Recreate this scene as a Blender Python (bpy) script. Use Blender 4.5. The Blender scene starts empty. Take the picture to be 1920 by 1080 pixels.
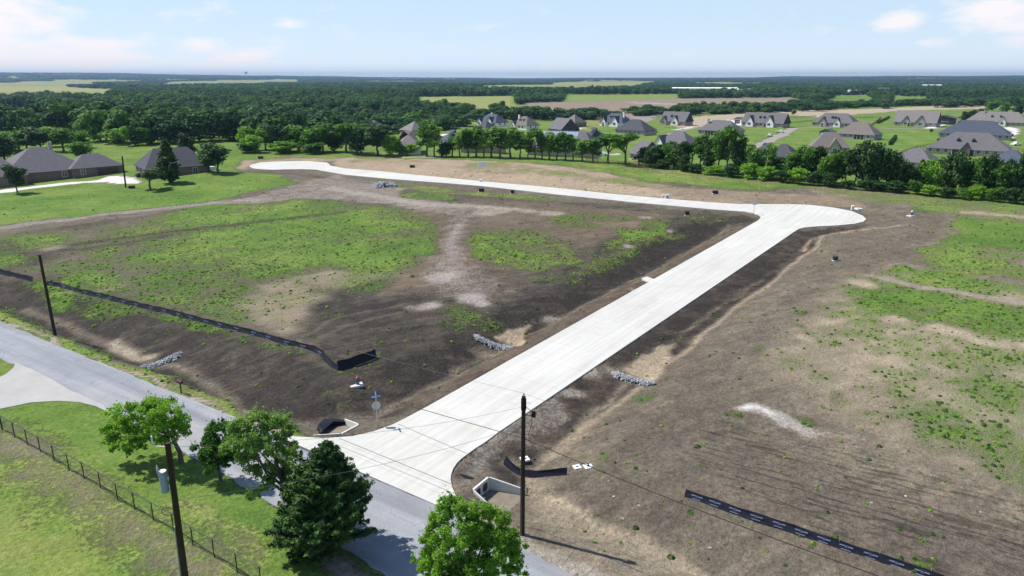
import bpy, math, random
import numpy as np
from mathutils import Vector, Matrix
R=math.radians
# ------------------------------------------------------------------ camera, world, sun, exposure
sc=bpy.context.scene
F_PX=1340.0; CAM_H=28.0; PITCH=math.atan((540-145)/F_PX)
cd=bpy.data.cameras.new('camera'); cam=bpy.data.objects.new('camera',cd); sc.collection.objects.link(cam)
cam.location=(0,0,CAM_H); cam.rotation_euler=(math.pi/2-PITCH,0,0)
cd.sensor_width=36; cd.lens=F_PX/1920*36; cd.clip_start=.5; cd.clip_end=60000
sc.camera=cam
TO_SUN=Vector((-.92*math.cos(R(53)),.39*math.cos(R(53)),math.sin(R(53)))).normalized()
sd=bpy.data.lights.new('sun','SUN'); so=bpy.data.objects.new('sun',sd); sc.collection.objects.link(so)
sd.energy=5.0; sd.angle=R(.5); sd.color=(1,.95,.87)
so.rotation_euler=TO_SUN.to_track_quat('Z','Y').to_euler(); so.location=(0,0,200)
vs=sc.view_settings; vs.view_transform='Standard'; vs.look='None'; vs.exposure=.36; vs.gamma=1
w=bpy.data.worlds.new('World'); sc.world=w; w.use_nodes=True
nt=w.node_tree; nt.nodes.clear()
def WN(t,**k):
    n=nt.nodes.new(t)
    for a,b in k.items(): setattr(n,a,b)
    return n
def wm(op,a,b=None,c=None):
    n=WN('ShaderNodeMath',operation=op)
    for i,v in enumerate((a,b,c)):
        if v is None: continue
        if isinstance(v,(int,float)): n.inputs[i].default_value=v
        else: nt.links.new(v,n.inputs[i])
    return n.outputs[0]
sky=WN('ShaderNodeTexSky',sky_type='NISHITA',sun_disc=False,sun_elevation=R(53),sun_rotation=R(-67),altitude=200,air_density=1.0,dust_density=.6,ozone_density=2.0)
tc=WN('ShaderNodeTexCoord'); sep=WN('ShaderNodeSeparateXYZ'); nt.links.new(tc.outputs['Generated'],sep.inputs[0])
az=wm('ARCTAN2',sep.outputs[0],sep.outputs[1]); el=wm('ARCSINE',sep.outputs[2])
# cloud banks low over the horizon: centre azimuth, elevation, half widths (degrees), weight
CL=[(-36.5,3.0,5.2,2.9,1.35),(-31,1.2,6,1.6,1.15),(-27.8,2.1,1.5,.8,.6),(-22.5,2.2,2.2,.9,.8),(-20,1.2,4.5,1.1,.8),(-18.2,1.1,1.8,.8,.7),(-16.3,3.7,1.1,.4,.75),(-38,6.6,2.5,.9,.8),
    (17.2,6.3,2.8,.6,.95),(13,6.4,1.5,.35,.5),(2.5,.9,2.8,.6,.4),(27.2,3.6,1.6,.75,1.0),(29.2,2.2,1.3,.5,.8),(32.2,3.8,2.6,1.1,1.2),(34.8,3.3,2.6,1.1,1.1),(33.5,2.3,1.8,.5,.7),
    (70,12,12,4,.9),(-80,14,14,5,.9),(-55,6,6,2,1),(50,5,6,2,.9),(120,10,20,4,.8),(180,12,25,5,.8),(-130,9,20,4,.9)]
acc=None
for a,e,wa,we,k in CL:
    g=wm('ADD',wm('POWER',wm('DIVIDE',wm('SUBTRACT',az,R(a)),R(wa)),2),wm('POWER',wm('DIVIDE',wm('SUBTRACT',el,R(e)),R(we)),2))
    g=wm('MULTIPLY',wm('POWER',2.718,wm('MULTIPLY',g,-1.0)),k)
    acc=g if acc is None else wm('MAXIMUM',acc,g)
mp=WN('ShaderNodeMapping'); nt.links.new(tc.outputs['Generated'],mp.inputs[0]); mp.inputs['Scale'].default_value=(1,1,3.2)
no=WN('ShaderNodeTexNoise'); nt.links.new(mp.outputs[0],no.inputs['Vector']); no.inputs['Scale'].default_value=18; no.inputs['Detail'].default_value=7; no.inputs['Roughness'].default_value=.6
cm=wm('SUBTRACT',wm('ADD',acc,wm('MULTIPLY',no.outputs[0],2.2)),1.32)
cm=wm('MULTIPLY',cm,1.25); 
cl=WN('ShaderNodeClamp'); nt.links.new(cm,cl.inputs[0]); cl.inputs['Max'].default_value=.9
tint=WN('ShaderNodeMix',data_type='RGBA',blend_type='MULTIPLY'); tint.inputs[0].default_value=1
nt.links.new(sky.outputs[0],tint.inputs[6]); tint.inputs[7].default_value=(.86,.97,1.10,1)
veil=WN('ShaderNodeMix',data_type='RGBA'); vf=WN('ShaderNodeClamp'); nt.links.new(wm('POWER',2.718,wm('MULTIPLY',wm('MAXIMUM',wm('SUBTRACT',el,R(7)),0.0),-1/R(13))),vf.inputs[0]); nt.links.new(wm('MULTIPLY',vf.outputs[0],.80),veil.inputs[0]); nt.links.new(tint.outputs[2],veil.inputs[6]); veil.inputs[7].default_value=(4.9,6.4,8.0,1)   # thin high haze
hg=WN('ShaderNodeMix',data_type='RGBA'); hf=WN('ShaderNodeClamp'); nt.links.new(wm('POWER',2.718,wm('MULTIPLY',wm('ABSOLUTE',el),-1/R(2.2))),hf.inputs[0]); nt.links.new(wm('MULTIPLY',hf.outputs[0],.95),hg.inputs[0]); nt.links.new(veil.outputs[2],hg.inputs[6]); hg.inputs[7].default_value=(8.2,9.0,9.6,1)
mx=WN('ShaderNodeMix',data_type='RGBA'); nt.links.new(cl.outputs[0],mx.inputs[0]); nt.links.new(hg.outputs[2],mx.inputs[6]); mx.inputs[7].default_value=(8.5,8.0,8.05,1)
bg=WN('ShaderNodeBackground'); bg.inputs[1].default_value=.1; nt.links.new(mx.outputs[2],bg.inputs[0])
wo=WN('ShaderNodeOutputWorld'); nt.links.new(bg.outputs[0],wo.inputs[0])

# ------------------------------------------------------------------ helpers
HAZE=9e-5
rnd=random.Random(7)
C=sc.collection
def tag(o,label=None,cat=None,group=None,kind=None):
    if label: o['label']=label
    if cat: o['category']=cat
    if group: o['group']=group
    if kind: o['kind']=kind
    return o
def empty(name,loc,rz=0,label=None,cat=None,group=None):
    o=bpy.data.objects.new(name,None); C.objects.link(o); o.location=loc; o.rotation_euler=(0,0,rz); o.empty_display_size=.2
    return tag(o,label,cat,group)
def link(name,me,parent=None,loc=None):
    o=bpy.data.objects.new(name,me); C.objects.link(o)
    if parent: o.parent=parent
    if loc is not None: o.location=loc
    return o
class MB:
    def __init__(s): s.v=[];s.f=[];s.m=[];s.mi=0
    def add(s,vs,fs):
        b=len(s.v); s.v+= [tuple(v) for v in vs]; s.f+=[tuple(i+b for i in f) for f in fs]; s.m+=[s.mi]*len(fs)
    def box(s,x0,x1,y0,y1,z0,z1,M=None):
        vs=[(x,y,z) for z in (z0,z1) for y in (y0,y1) for x in (x0,x1)]
        if M is not None: vs=[tuple(M@Vector(v)) for v in vs]
        s.add(vs,[(0,2,3,1),(4,5,7,6),(0,1,5,4),(1,3,7,5),(3,2,6,7),(2,0,4,6)])
    def tube(s,pts,rad,n=8,cap=True):
        pts=[Vector(p) for p in pts]; rings=[]
        if isinstance(rad,(int,float)): rad=[rad]*len(pts)
        for i,p in enumerate(pts):
            d=(pts[min(i+1,len(pts)-1)]-pts[max(i-1,0)]); d=d.normalized() if d.length>1e-6 else Vector((0,0,1))
            a=Vector((1,0,0)) if abs(d.x)<.9 else Vector((0,1,0))
            u=d.cross(a).normalized(); v=d.cross(u)
            rings.append([p+(u*math.cos(2*math.pi*k/n)+v*math.sin(2*math.pi*k/n))*rad[i] for k in range(n)])
        vs=[q for r_ in rings for q in r_]; fs=[]
        for i in range(len(pts)-1):
            for k in range(n):
                fs.append((i*n+k,i*n+(k+1)%n,(i+1)*n+(k+1)%n,(i+1)*n+k))
        if cap: fs.append(tuple(range(n))); fs.append(tuple((len(pts)-1)*n+k for k in range(n-1,-1,-1)))
        s.add(vs,fs)
    def prism(s,poly,z0,z1):
        n=len(poly); vs=[(p[0],p[1],z0) for p in poly]+[(p[0],p[1],z1) for p in poly]
        s.add(vs,[tuple(range(n-1,-1,-1)),tuple(range(n,2*n))]+[(i,(i+1)%n,n+(i+1)%n,n+i) for i in range(n)])
    def build(s,name,mat,parent=None,loc=None,smooth=False):
        me=bpy.data.meshes.new(name); me.from_pydata(s.v,[],s.f)
        for m in (mat if isinstance(mat,(list,tuple)) else [mat]): me.materials.append(m)
        if isinstance(mat,(list,tuple)): me.polygons.foreach_set('material_index',s.m)
        if smooth: me.polygons.foreach_set('use_smooth',[True]*len(s.f))
        me.update(); return link(name,me,parent,loc)
# ---- materials
class NT:
    def __init__(s,name):
        s.m=bpy.data.materials.new(name); s.m.use_nodes=True; s.t=s.m.node_tree; s.t.nodes.clear()
        s.out=s.n('ShaderNodeOutputMaterial'); s.b=s.n('ShaderNodeBsdfPrincipled'); s.l(s.b.outputs[0],s.out.inputs[0])
        s.b.inputs['Specular IOR Level'].default_value=.2
    def n(s,t,**k):
        q=s.t.nodes.new(t)
        for a,b in k.items(): setattr(q,a,b)
        return q
    def l(s,a,b): s.t.links.new(a,b)
    def set(s,sock,v):
        if isinstance(v,(int,float)): sock.default_value=v
        elif isinstance(v,(tuple,list)): sock.default_value=tuple(v)+((1,) if len(v)==3 and len(sock.default_value)==4 else ())
        else: s.l(v,sock)
    def math(s,op,a,b=None,c=None,clamp=False):
        q=s.n('ShaderNodeMath',operation=op,use_clamp=clamp)
        for i,v in enumerate((a,b,c)):
            if v is not None: s.set(q.inputs[i],v)
        return q.outputs[0]
    def mix(s,f,a,b,bt='MIX'):
        q=s.n('ShaderNodeMix',data_type='RGBA',blend_type=bt); s.set(q.inputs[0],f); s.set(q.inputs[6],a); s.set(q.inputs[7],b); return q.outputs[2]
    def noise(s,scale,detail=4,rough=.55,vec=None,dist=0):
        q=s.n('ShaderNodeTexNoise'); q.inputs['Scale'].default_value=scale; q.inputs['Detail'].default_value=detail; q.inputs['Roughness'].default_value=rough; q.inputs['Distortion'].default_value=dist
        if vec is not None: s.l(vec,q.inputs['Vector'])
        return q.outputs[0]
    def pos(s): 
        if not hasattr(s,'_p'): s._p=s.n('ShaderNodeNewGeometry').outputs['Position']
        return s._p
    def obj(s): return s.n('ShaderNodeTexCoord').outputs['Object']
    def mapv(s,vec,scale=(1,1,1),rot=(0,0,0)):
        q=s.n('ShaderNodeMapping'); s.l(vec,q.inputs[0]); q.inputs['Scale'].default_value=scale; q.inputs['Rotation'].default_value=rot; return q.outputs[0]
    def attr(s,name): return s.n('ShaderNodeAttribute',attribute_name=name).outputs['Fac']
    def ramp(s,f,a,b): return s.math('MULTIPLY',s.math('SUBTRACT',f,a),1/(b-a),clamp=True)
    def bump(s,h,strength=.5,dist=.1):
        q=s.n('ShaderNodeBump'); q.inputs['Strength'].default_value=strength; q.inputs['Distance'].default_value=dist; s.l(h,q.inputs['Height']); s.l(q.outputs[0],s.b.inputs['Normal'])
    def col(s,v): s.set(s.b.inputs['Base Color'],v)
def plain(name,c,rough=.8,var=.25,scale=3,metal=0,spec=.2,bump=0):
    m=NT(name); v=m.obj()
    n=m.noise(scale,5,.6,v); n2=m.noise(scale*9,2,.5,v)
    f=m.math('ADD',m.math('MULTIPLY',n,.7),m.math('MULTIPLY',n2,.3))
    a=tuple(x*(1-var) for x in c); b=tuple(min(1,x*(1+var)) for x in c)
    m.col(m.mix(m.ramp(f,.3,.7),a,b)); m.b.inputs['Roughness'].default_value=rough; m.b.inputs['Metallic'].default_value=metal; m.b.inputs['Specular IOR Level'].default_value=spec
    if bump: m.bump(n2,bump,.02)
    return m.m
def shingle(name,c):
    m=NT(name); v=m.obj()
    n=m.noise(1.2,4,.6,v); n2=m.noise(9,2,.6,m.mapv(v,(1,1,4)))
    f=m.math('ADD',m.math('MULTIPLY',n,.4),m.math('MULTIPLY',n2,.6))
    m.col(m.mix(m.ramp(f,.3,.7),tuple(x*.72 for x in c),tuple(x*1.28 for x in c))); m.b.inputs['Roughness'].default_value=.9
    m.bump(n2,.4,.03); return m.m
def brick(name,c,c2,mortar):
    m=NT(name); v=m.obj()
    # brick courses on vertical faces: use (x+y, z)
    s=m.n('ShaderNodeSeparateXYZ'); m.l(v,s.inputs[0]); cb=m.n('ShaderNodeCombineXYZ'); m.l(m.math('ADD',s.outputs[0],s.outputs[1]),cb.inputs[0]); m.l(s.outputs[2],cb.inputs[1])
    b=m.n('ShaderNodeTexBrick'); m.l(cb.outputs[0],b.inputs['Vector']); b.inputs['Scale'].default_value=2.2; b.inputs['Color1'].default_value=(*c,1); b.inputs['Color2'].default_value=(*c2,1); b.inputs['Mortar'].default_value=(*mortar,1); b.inputs['Mortar Size'].default_value=.03
    n=m.noise(.6,4,.6,v); m.col(m.mix(.35,b.outputs[0],m.mix(n,(.6,.6,.6),(1.3,1.3,1.3)),'MULTIPLY')); m.b.inputs['Roughness'].default_value=.85
    return m.m
def leafmat(name,c1,c2,c3,tr=.38):
    m=NT(name); t=m.attr('tint'); oi=m.n('ShaderNodeObjectInfo').outputs['Random']
    col=m.mix(m.ramp(t,0,.6),c1,c2); col=m.mix(m.ramp(t,.6,1),col,c3)
    col=m.mix(1.0,col,m.mix(oi,(.82,.86,.85),(1.18,1.12,1.05)),'MULTIPLY')
    m.col(col); m.b.inputs['Roughness'].default_value=.6; m.b.inputs['Specular IOR Level'].default_value=.06 if 'wood' in name else .2
    tl=m.n('ShaderNodeBsdfTranslucent'); m.l(m.mix(1,col,(1.3,1.5,.6),'MULTIPLY'),tl.inputs[0])
    ms=m.n('ShaderNodeMixShader'); ms.inputs[0].default_value=tr; m.l(m.b.outputs[0],ms.inputs[1]); m.l(tl.outputs[0],ms.inputs[2]); m.l(ms.outputs[0],m.out.inputs[0])
    return m.m

# ------------------------------------------------------------------ terrain functions
NX,NY=math.cos(R(56.2)),math.sin(R(56.2)); P0=(-10.,47.); K=.035
def s_of(x,y): return (x-P0[0])*NX+(y-P0[1])*NY
def u_of(x,y): return (x-P0[0])*NY-(y-P0[1])*NX
def su(s,u): return (P0[0]+s*NX+u*NY, P0[1]+s*NY-u*NX)
def sst(x,a,b):
    t=np.clip((x-a)/(b-a),0,1); return t*t*(3-2*t)
def hsh(ix,iy,seed):
    h=(ix.astype(np.int64)*374761393+iy.astype(np.int64)*668265263+seed*1274126177)&0xffffffff
    h=((h^(h>>13))*1274126177)&0xffffffff
    return ((h^(h>>16))&0xffff)/65535.
def vn(x,y,scale,seed=0):
    x=np.asarray(x,float)/scale+1000; y=np.asarray(y,float)/scale+1000
    ix=np.floor(x);iy=np.floor(y);fx=x-ix;fy=y-iy; fx=fx*fx*(3-2*fx);fy=fy*fy*(3-2*fy)
    a=hsh(ix,iy,seed);b=hsh(ix+1,iy,seed);c=hsh(ix,iy+1,seed);d=hsh(ix+1,iy+1,seed)
    return (a*(1-fx)+b*fx)*(1-fy)+(c*(1-fx)+d*fx)*fy
def hb(x,y):
    x=np.asarray(x,float); y=np.asarray(y,float)
    s=s_of(x,y)
    z=K*np.clip(s,0,108)+(.9*(1-np.exp(-np.clip(s-108,0,40)/18.)))
    s2=s+6*np.sin(u_of(x,y)/60.)
    z=z-(7.6)*sst(s2,146,222)
    r=np.hypot(x,y); a=np.arctan2(x,y)
    z=z+sst(r,600,1500)*(vn(x,y,420,3)-.5)*7
    top=np.interp(a,[-.65,-.5,-.2,0,.2,.4,.65],[78,66,24,4,10,30,34])
    z=z+sst(r,3500,11500)*(top+3+(vn(a*11500,r*.3,700,8)-.5)*16)
    return z
CT,ST=math.cos(PITCH),math.sin(PITCH)
def ray(px,py):
    dx=(px-960)/F_PX; dy=-(py-540)/F_PX
    return (dx,CT+dy*ST,-ST+dy*CT)
TT=np.geomspace(20,16000,900)
def at(px,py,h=None):
    h=h or hb
    if h is not hb:
        p=at(px,py); d=ray(px,py); t0=p.y/d[1]; q=np.linspace(t0*.90,t0*1.06,70); zz=CAM_H+d[2]*q-h(d[0]*q,d[1]*q); j=int(np.argmax(zz<0)) if (zz<0).any() else 69; j=max(j,1)
        f_=zz[j-1]/(zz[j-1]-zz[j]+1e-9); f_=min(max(f_,0),1); b=q[j-1]+(q[j]-q[j-1])*f_; return Vector((d[0]*b,d[1]*b,CAM_H+d[2]*b))
    d=ray(px,py); z=CAM_H+d[2]*TT-h(d[0]*TT,d[1]*TT)
    i=np.argmax(z<0)
    if z[i]>=0: i=len(TT)-1
    a,b=TT[max(i-1,0)],TT[i]
    for _ in range(3):
        q=np.linspace(a,b,12); zz=CAM_H+d[2]*q-h(d[0]*q,d[1]*q); j=max(1,int(np.argmax(zz<0))) if (zz<0).any() else 11
        a,b=q[j-1],q[j]
    return Vector((d[0]*b,d[1]*b,CAM_H+d[2]*b))
# concrete outline, traced on the ground
LX=lambda y:860+1.775*(730-y)
RX=lambda y:1041+1.475*(739-y)
road_px=[(512,815),(560,820),(610,822.5),(660,819),(700,810),(735,797.5),(760,785),(800,763.8)]+[(LX(y),y) for y in (730,660,600,550,500,460,430,414)]+\
 [(1427,408),(1423,404),(1414,400),(1399,397.5),(1370,395.5),(1336,393),(1258,386),(1180,379),(1154,376),(1048,365.5),(970,356.6),(906,349.5),(840,344),(732,336),(648,328),(594,318.5),(565,317.5),(534,318),(513,318.7),(492,318),(475,316),(467.5,312),(471,309),(486,305),(513,303.3),(544,302.5),(575,302.5),(598,304),(613,305.4),(617,308),(620,311.2),(648,316),(711,321),(752,325.4),(840,333.8),(906,340.5),(970,346),(1048,353),(1154,364.5),(1260,373.7),(1331,379.7),(1388,383.2),(1440,383.2),(1480,383.4),(1518,385),(1558,389.3),(1597,396.5),(1617.5,405),(1624,411),(1620,415.5),(1602,420),(1570,423),(1531,425),(1508,427),(1497,430),(1487,436.5)]+\
 [(RX(y),y) for y in (446,480,540,600,660,720,780,810)]+[(908,831),(890,842.5),(877,852),(865,861),(857,869),(850,879),(846,890),(845,901),(848,915),(855,931),(868,950),(890,972),(915,990)]
def plane_at(px,py):
    d=ray(px,py); c=P0[0]*NX+P0[1]*NY; t=(CAM_H+K*c)/(K*(d[0]*NX+d[1]*NY)-d[2]); return (d[0]*t,d[1]*t)
road_xy=[plane_at(*p) for p in road_px]
def polydist(x,y,poly,closed=True):
    """signed distance, negative inside"""
    x=np.asarray(x,float);y=np.asarray(y,float); d=np.full(x.shape,1e9); ins=np.zeros(x.shape,bool); n=len(poly)
    for i in range(n if closed else n-1):
        ax,ay=poly[i];bx,by=poly[(i+1)%n]; ex,ey=bx-ax,by-ay; L=ex*ex+ey*ey+1e-12
        t=np.clip(((x-ax)*ex+(y-ay)*ey)/L,0,1); dd=(x-ax-t*ex)**2+(y-ay-t*ey)**2; d=np.minimum(d,dd)
        if closed:
            c=((ay>y)!=(by>y))&(x<(bx-ax)*(y-ay)/(by-ay+1e-12)+ax); ins^=c
    d=np.sqrt(d); return np.where(ins,-d,d) if closed else d
A0=plane_at(860,730); DX,DY=math.cos(R(53.4)),math.sin(R(53.4))
def dR(x,y): return (x-A0[0])*DY-(y-A0[1])*DX      # 0 at the left edge of the new road, 7.84 at its right edge
def ditch(x,y,dc=None):
    if dc is None: dc=polydist(x,y,road_xy)
    s=s_of(x,y); left=dR(x,y)<4
    g=np.interp(dc,[0,.3,1.5,3.3,4.2,8.5,14,40],[0,-.02,-.30,-.95,-.92,.62,.95,.4])
    g2=np.interp(dc,[0,.3,1.5,4.0,5.0,9,14,40],[0,-.02,-.3,-.9,-.85,.1,.2,.0])
    g=np.where(left,g,g2)
    strip=sst(s,84,94); g=g*(1-strip)+np.interp(dc,[0,2,4,7,20],[0,-.2,-.25,.1,0])*strip
    a=np.interp(s,[0,.9,2.4,3.2,10,14,30],[0,-.05,-.75,-.72,.75,.85,.3])*sst(dc,.2,2.5)
    near=1-sst(s,6,11)
    z=g*(1-near)*(s>0)+(np.minimum(a,g*sst(s,.5,2.8)))*near
    return z*(s>0)
def hz(x,y): return hb(x,y)+ditch(x,y)
def atg(px,py): return at(px,py,hz)
def gz(x,y): return float(hz(np.array([x]),np.array([y]))[0])

# ------------------------------------------------------------------ ground sheet
def densify(a,spans):
    for p,q in spans: a=np.concatenate([a[(a<p)|(a>q)],np.arange(p,q+.01,.14)])
    return np.sort(a)
def axis_pos(lo,fine,step,hi,g):
    a=[lo]
    while a[-1]<fine: a.append(a[-1]+step)
    st=step
    while a[-1]<hi: st*=g; a.append(a[-1]+st)
    return np.array(a)
xs=axis_pos(0,52,.5,13400,1.0175); xs=np.concatenate([-xs[:0:-1],xs])
ys=axis_pos(-10,95,.5,13400,1.0135); ys=np.concatenate([np.array([-400,-200,-100,-50,-20]),ys])
UD=math.atan2(-NX,NY)
CULV=[]   # (x, y, angle, width, length, height, base z): culvert mouths cut into the ground
for (q_,a_c,w_c,l_c,h_c) in (((903,909),UD+R(2),1.9,2.6,1.0),((655,806),UD+math.pi,1.9,2.4,.95)):
    x_,y_=plane_at(*q_); CULV.append((x_,y_,a_c,w_c,l_c,h_c,float(hb(x_,y_))-h_c+.12))
xs=densify(xs,[(CULV[0][0]-2.2,CULV[0][0]+4.2),(CULV[1][0]-4,CULV[1][0]+2)]); ys=densify(ys,[(CULV[0][1]-3.6,CULV[0][1]+2.2),(CULV[1][1]-2,CULV[1][1]+3.4)])
GX,GY=np.meshgrid(xs,ys); gx=GX.ravel(); gy=GY.ravel()
DC=polydist(gx,gy,road_xy)
gS=s_of(gx,gy); gU=u_of(gx,gy)
gz0=hb(gx,gy)+ditch(gx,gy,DC)
# ragged copy of the coordinates: mask edges wander by about a metre
wr=.9+sst(np.hypot(gx,gy),100,900)*5
wx=gx+((vn(gx,gy,4.5,1)-.5)*2+(vn(gx,gy,1.6,2)-.5)*1.2)*wr; wy=gy+((vn(gx,gy,4.5,5)-.5)*2+(vn(gx,gy,1.6,6)-.5)*1.2)*wr
N=len(gx); Lr={k:np.zeros(N) for k in ('grass','lush','tan','grey','dead','rut','pink')}
Lr['grass'][:]=1; Lr['lush'][:]=.55; Lr['tan'][:]=.35
def apply(m,idx,vals):
    for k,v in vals.items(): Lr[k][idx]=Lr[k][idx]*(1-m)+v*m
def paintw(poly,soft,o=1.,warp=1,**vals):
    p=np.array(poly); lo=p.min(0)-soft*2-12; hi=p.max(0)+soft*2+12
    idx=np.where((gx>lo[0])&(gx<hi[0])&(gy>lo[1])&(gy<hi[1]))[0]
    d=polydist((wx if warp else gx)[idx],(wy if warp else gy)[idx],[tuple(q) for q in poly]); m=(1-sst(d,-soft,soft))*o
    apply(m,idx,vals)
def paint(px,soft=1.,o=1.,warp=1,**vals): paintw([at(*p,hz if p[1]>296 else hb)[:2] for p in px],soft,o,warp,**vals)
def stroke(px,width,soft=.4,o=1.,warp=.5,**vals):
    pts=[tuple(at(*p,hz if p[1]>296 else hb)[:2]) for p in px]; p=np.array(pts); lo=p.min(0)-width-soft-8; hi=p.max(0)+width+soft+8
    idx=np.where((gx>lo[0])&(gx<hi[0])&(gy>lo[1])&(gy<hi[1]))[0]
    X=gx[idx]+(wx[idx]-gx[idx])*warp; Y=gy[idx]+(wy[idx]-gy[idx])*warp
    d=polydist(X,Y,pts,False)-width/2; m=(1-sst(d,-soft,soft))*o; apply(m,idx,vals)
def blob(px,r,o=1.,**vals):
    c=at(*px,hz); idx=np.where(np.hypot(gx-c.x,gy-c.y)<r*2.5)[0]; d=np.hypot(wx[idx]-c.x,wy[idx]-c.y)
    apply((1-sst(d,r*.2,r*1.2))*o,idx,vals)
# far country
FIELDS0=[([(930,222),(950,206),(990,193),(1150,188),(1250,185),(1480,183),(1510,190),(1485,203),(1300,214),(1175,220),(1100,224)],dict(grass=.0,tan=.55,grey=.35,pink=.6)),
 ([(785,192),(785,182),(960,180),(968,189),(880,193)],dict(lush=.1,dead=.6)),
 ([(-90,176),(-90,156),(110,154),(120,163),(215,168),(195,178),(90,176),(0,178)],dict(lush=.15,dead=.5)),
 ([(-60,219),(-60,205),(70,203),(78,217)],dict(lush=.5)),
 ([(1030,165),(1035,155),(1180,151),(1240,152),(1180,162),(1100,165)],dict(lush=.2,dead=.5)),
 ([(1550,190),(1570,180),(1625,178),(1650,199),(1560,203)],dict(lush=.6)),
 ([(1660,204),(1680,180),(1735,182),(1745,200)],dict(lush=.5)),
 ([(200,162),(330,153),(560,150),(560,156),(340,160)],dict(lush=.1,dead=.6)),
 ([(840,213),(900,206),(940,208),(930,213)],dict(lush=.3,dead=.5)),
 ([(1060,178),(1270,176),(1270,183),(1060,184)],dict(lush=.3,dead=.3))]
FIELDS=[FIELDS0[0]]
for p,v in FIELDS0[1:]:      # trees standing in front hide the near part of a field, so it reaches nearer than what shows
    ym=sum(q[1] for q in p)/len(p); FIELDS.append(([(x,y+(.30*(y-145) if y>ym else 0)) for x,y in p],v))
for p,v in FIELDS: paint(p,6,1,1,**v)
paint([(1250,196),(1190,194),(1170,191),(1250,193),(1310,197),(1300,199)],2,.8,grey=.9)
HOODS=[(-500,420),(-500,312),(-100,312),(0,308),(60,302),(120,294),(190,287),(260,280),(330,272),(440,266),(470,280),(640,280),(700,270),(725,256),(790,252),(880,238),(900,229),(1000,226),(1130,226),(1240,215),(1380,210),(1500,206),(1600,205),(1700,204),(1900,200),(2300,198),(2300,620),(1000,900),(-500,900)]
paint([(700,300),(800,250),(900,232),(1200,222),(1500,210),(1900,200),(2200,200),(2200,380),(1920,378),(1200,306)],4,1,lush=.5,dead=.1)
paint([(1240,228),(1330,216),(1480,207),(1600,205),(1770,198),(1900,197),(1900,203),(1700,207),(1610,214),(1560,222),(1480,216),(1390,224),(1330,236),(1280,240)],3,1,grass=.0,tan=1)
paint([(1600,218),(1720,213),(1780,205),(1840,205),(1820,213),(1700,221),(1560,226)],3,.6,grass=.8,dead=.5)
paint([(1065,238),(1080,226),(1130,222),(1125,240),(1100,246)],2,.8,grass=.7,dead=.7,lush=.2)
paint([(1175,216),(1235,215),(1228,224),(1205,234),(1180,226)],2,1,grass=0,grey=.75,tan=.3)
for pts,wd in [([(1405,288),(1420,275),(1450,260),(1475,248),(1490,240)],7),([(1490,240),(1560,238),(1660,241),(1800,241),(1900,238)],5),([(1250,252),(1300,240),(1400,238),(1490,240)],4),([(1365,288),(1420,287),(1500,285)],3),([(1440,254),(1462,253),(1478,254)],4)]:
    stroke(pts,wd,.8,1,0,grass=0,grey=.8,tan=.6)
_r=np.hypot(gx,gy); _op=vn(np.arctan2(gx,gy)*5200,_r*.55,700,31)*.65+vn(gx,gy,230,32)*.35; _m=sst(_r,1400,1700); _t=vn(gx,gy,700,35); apply(_m,slice(None),dict(lush=.15,dead=.55)); apply(_m*(_t>.55),slice(None),dict(dead=.9,lush=.05))
# construction ground
soil=[(-600,900),(-600,440),(-100,442),(0,432),(200,402),(400,377),(480,358),(560,344),(500,322),(455,321),(440,314),(452,300),(560,296),(800,297),(1000,304),(1180,322),(1350,345),(1500,352),(1700,365),(1920,392),(2400,440),(2600,1300),(1500,1300),(1100,1090),(1000,1030),(800,925),(560,800),(430,780),(200,680),(0,595)]
paint(soil,.8,1,grass=0,tan=.35)
paint([(440,318),(450,299),(560,296),(800,298),(960,302),(1100,318),(1230,345),(1420,384),(1180,366),(840,335),(640,314),(620,303),(480,302),(465,318)],1.2,1,tan=.85,pink=.35)
paint([(1180,345),(1400,360),(1560,368),(1640,392),(1560,386),(1440,381),(1300,376)],1,.9,tan=.6,pink=.5)
paint([(860,312),(940,303),(1010,312),(1060,322),(980,326),(880,322)],1.5,1,grass=.6,dead=.4,lush=.4)
paint([(560,300),(760,300),(1000,306),(1180,326),(1300,350),(1180,350),(1040,332),(820,314),(640,306)],3,.6,grass=.40,dead=.5,lush=.4)
paint([(1020,320),(1160,332),(1280,352),(1200,352),(1060,334)],2,.7,grass=.55,dead=.4,lush=.4)
paint([(480,300),(600,296),(900,298),(1060,312),(1220,338),(1400,358),(1500,352),(1360,330),(1200,300),(900,284),(480,284)],1.5,1,grass=.9,dead=.15,lush=.5)
for p,r in [((620,295),7),((540,294),6),((700,296),6),((1100,312),5),((1250,325),7),((1330,333),8),((1430,342),7)]: blob(p,r,.7,grass=.55,dead=.8,lush=.2)
paint([(1500,344),(1700,362),(1920,388),(2400,430),(2400,470),(1920,425),(1700,388),(1560,372)],1.5,1,grass=.6,dead=.5,tan=.6)
paint([(1500,350),(1620,360),(1660,375),(1560,368)],1,1,grass=.55,tan=.6)
paint([(1700,372),(1800,385),(1790,400),(1720,395)],1.5,1,grass=.85,lush=.6)
stroke([(1810,398),(1920,406),(2050,416)],3,1,.9,grass=.1,tan=.95,dead=.6)
paint([(1790,405),(1920,415),(2400,450),(2400,560),(1920,520),(1800,520),(1700,500),(1640,490),(1700,465),(1770,445)],2,1,grass=.72,lush=.5,dead=.35,tan=.6)
paint([(1800,410),(1920,420),(2300,450),(2300,500),(1900,470),(1800,450)],2,1,grass=.95,lush=.7,dead=.1)
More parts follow.
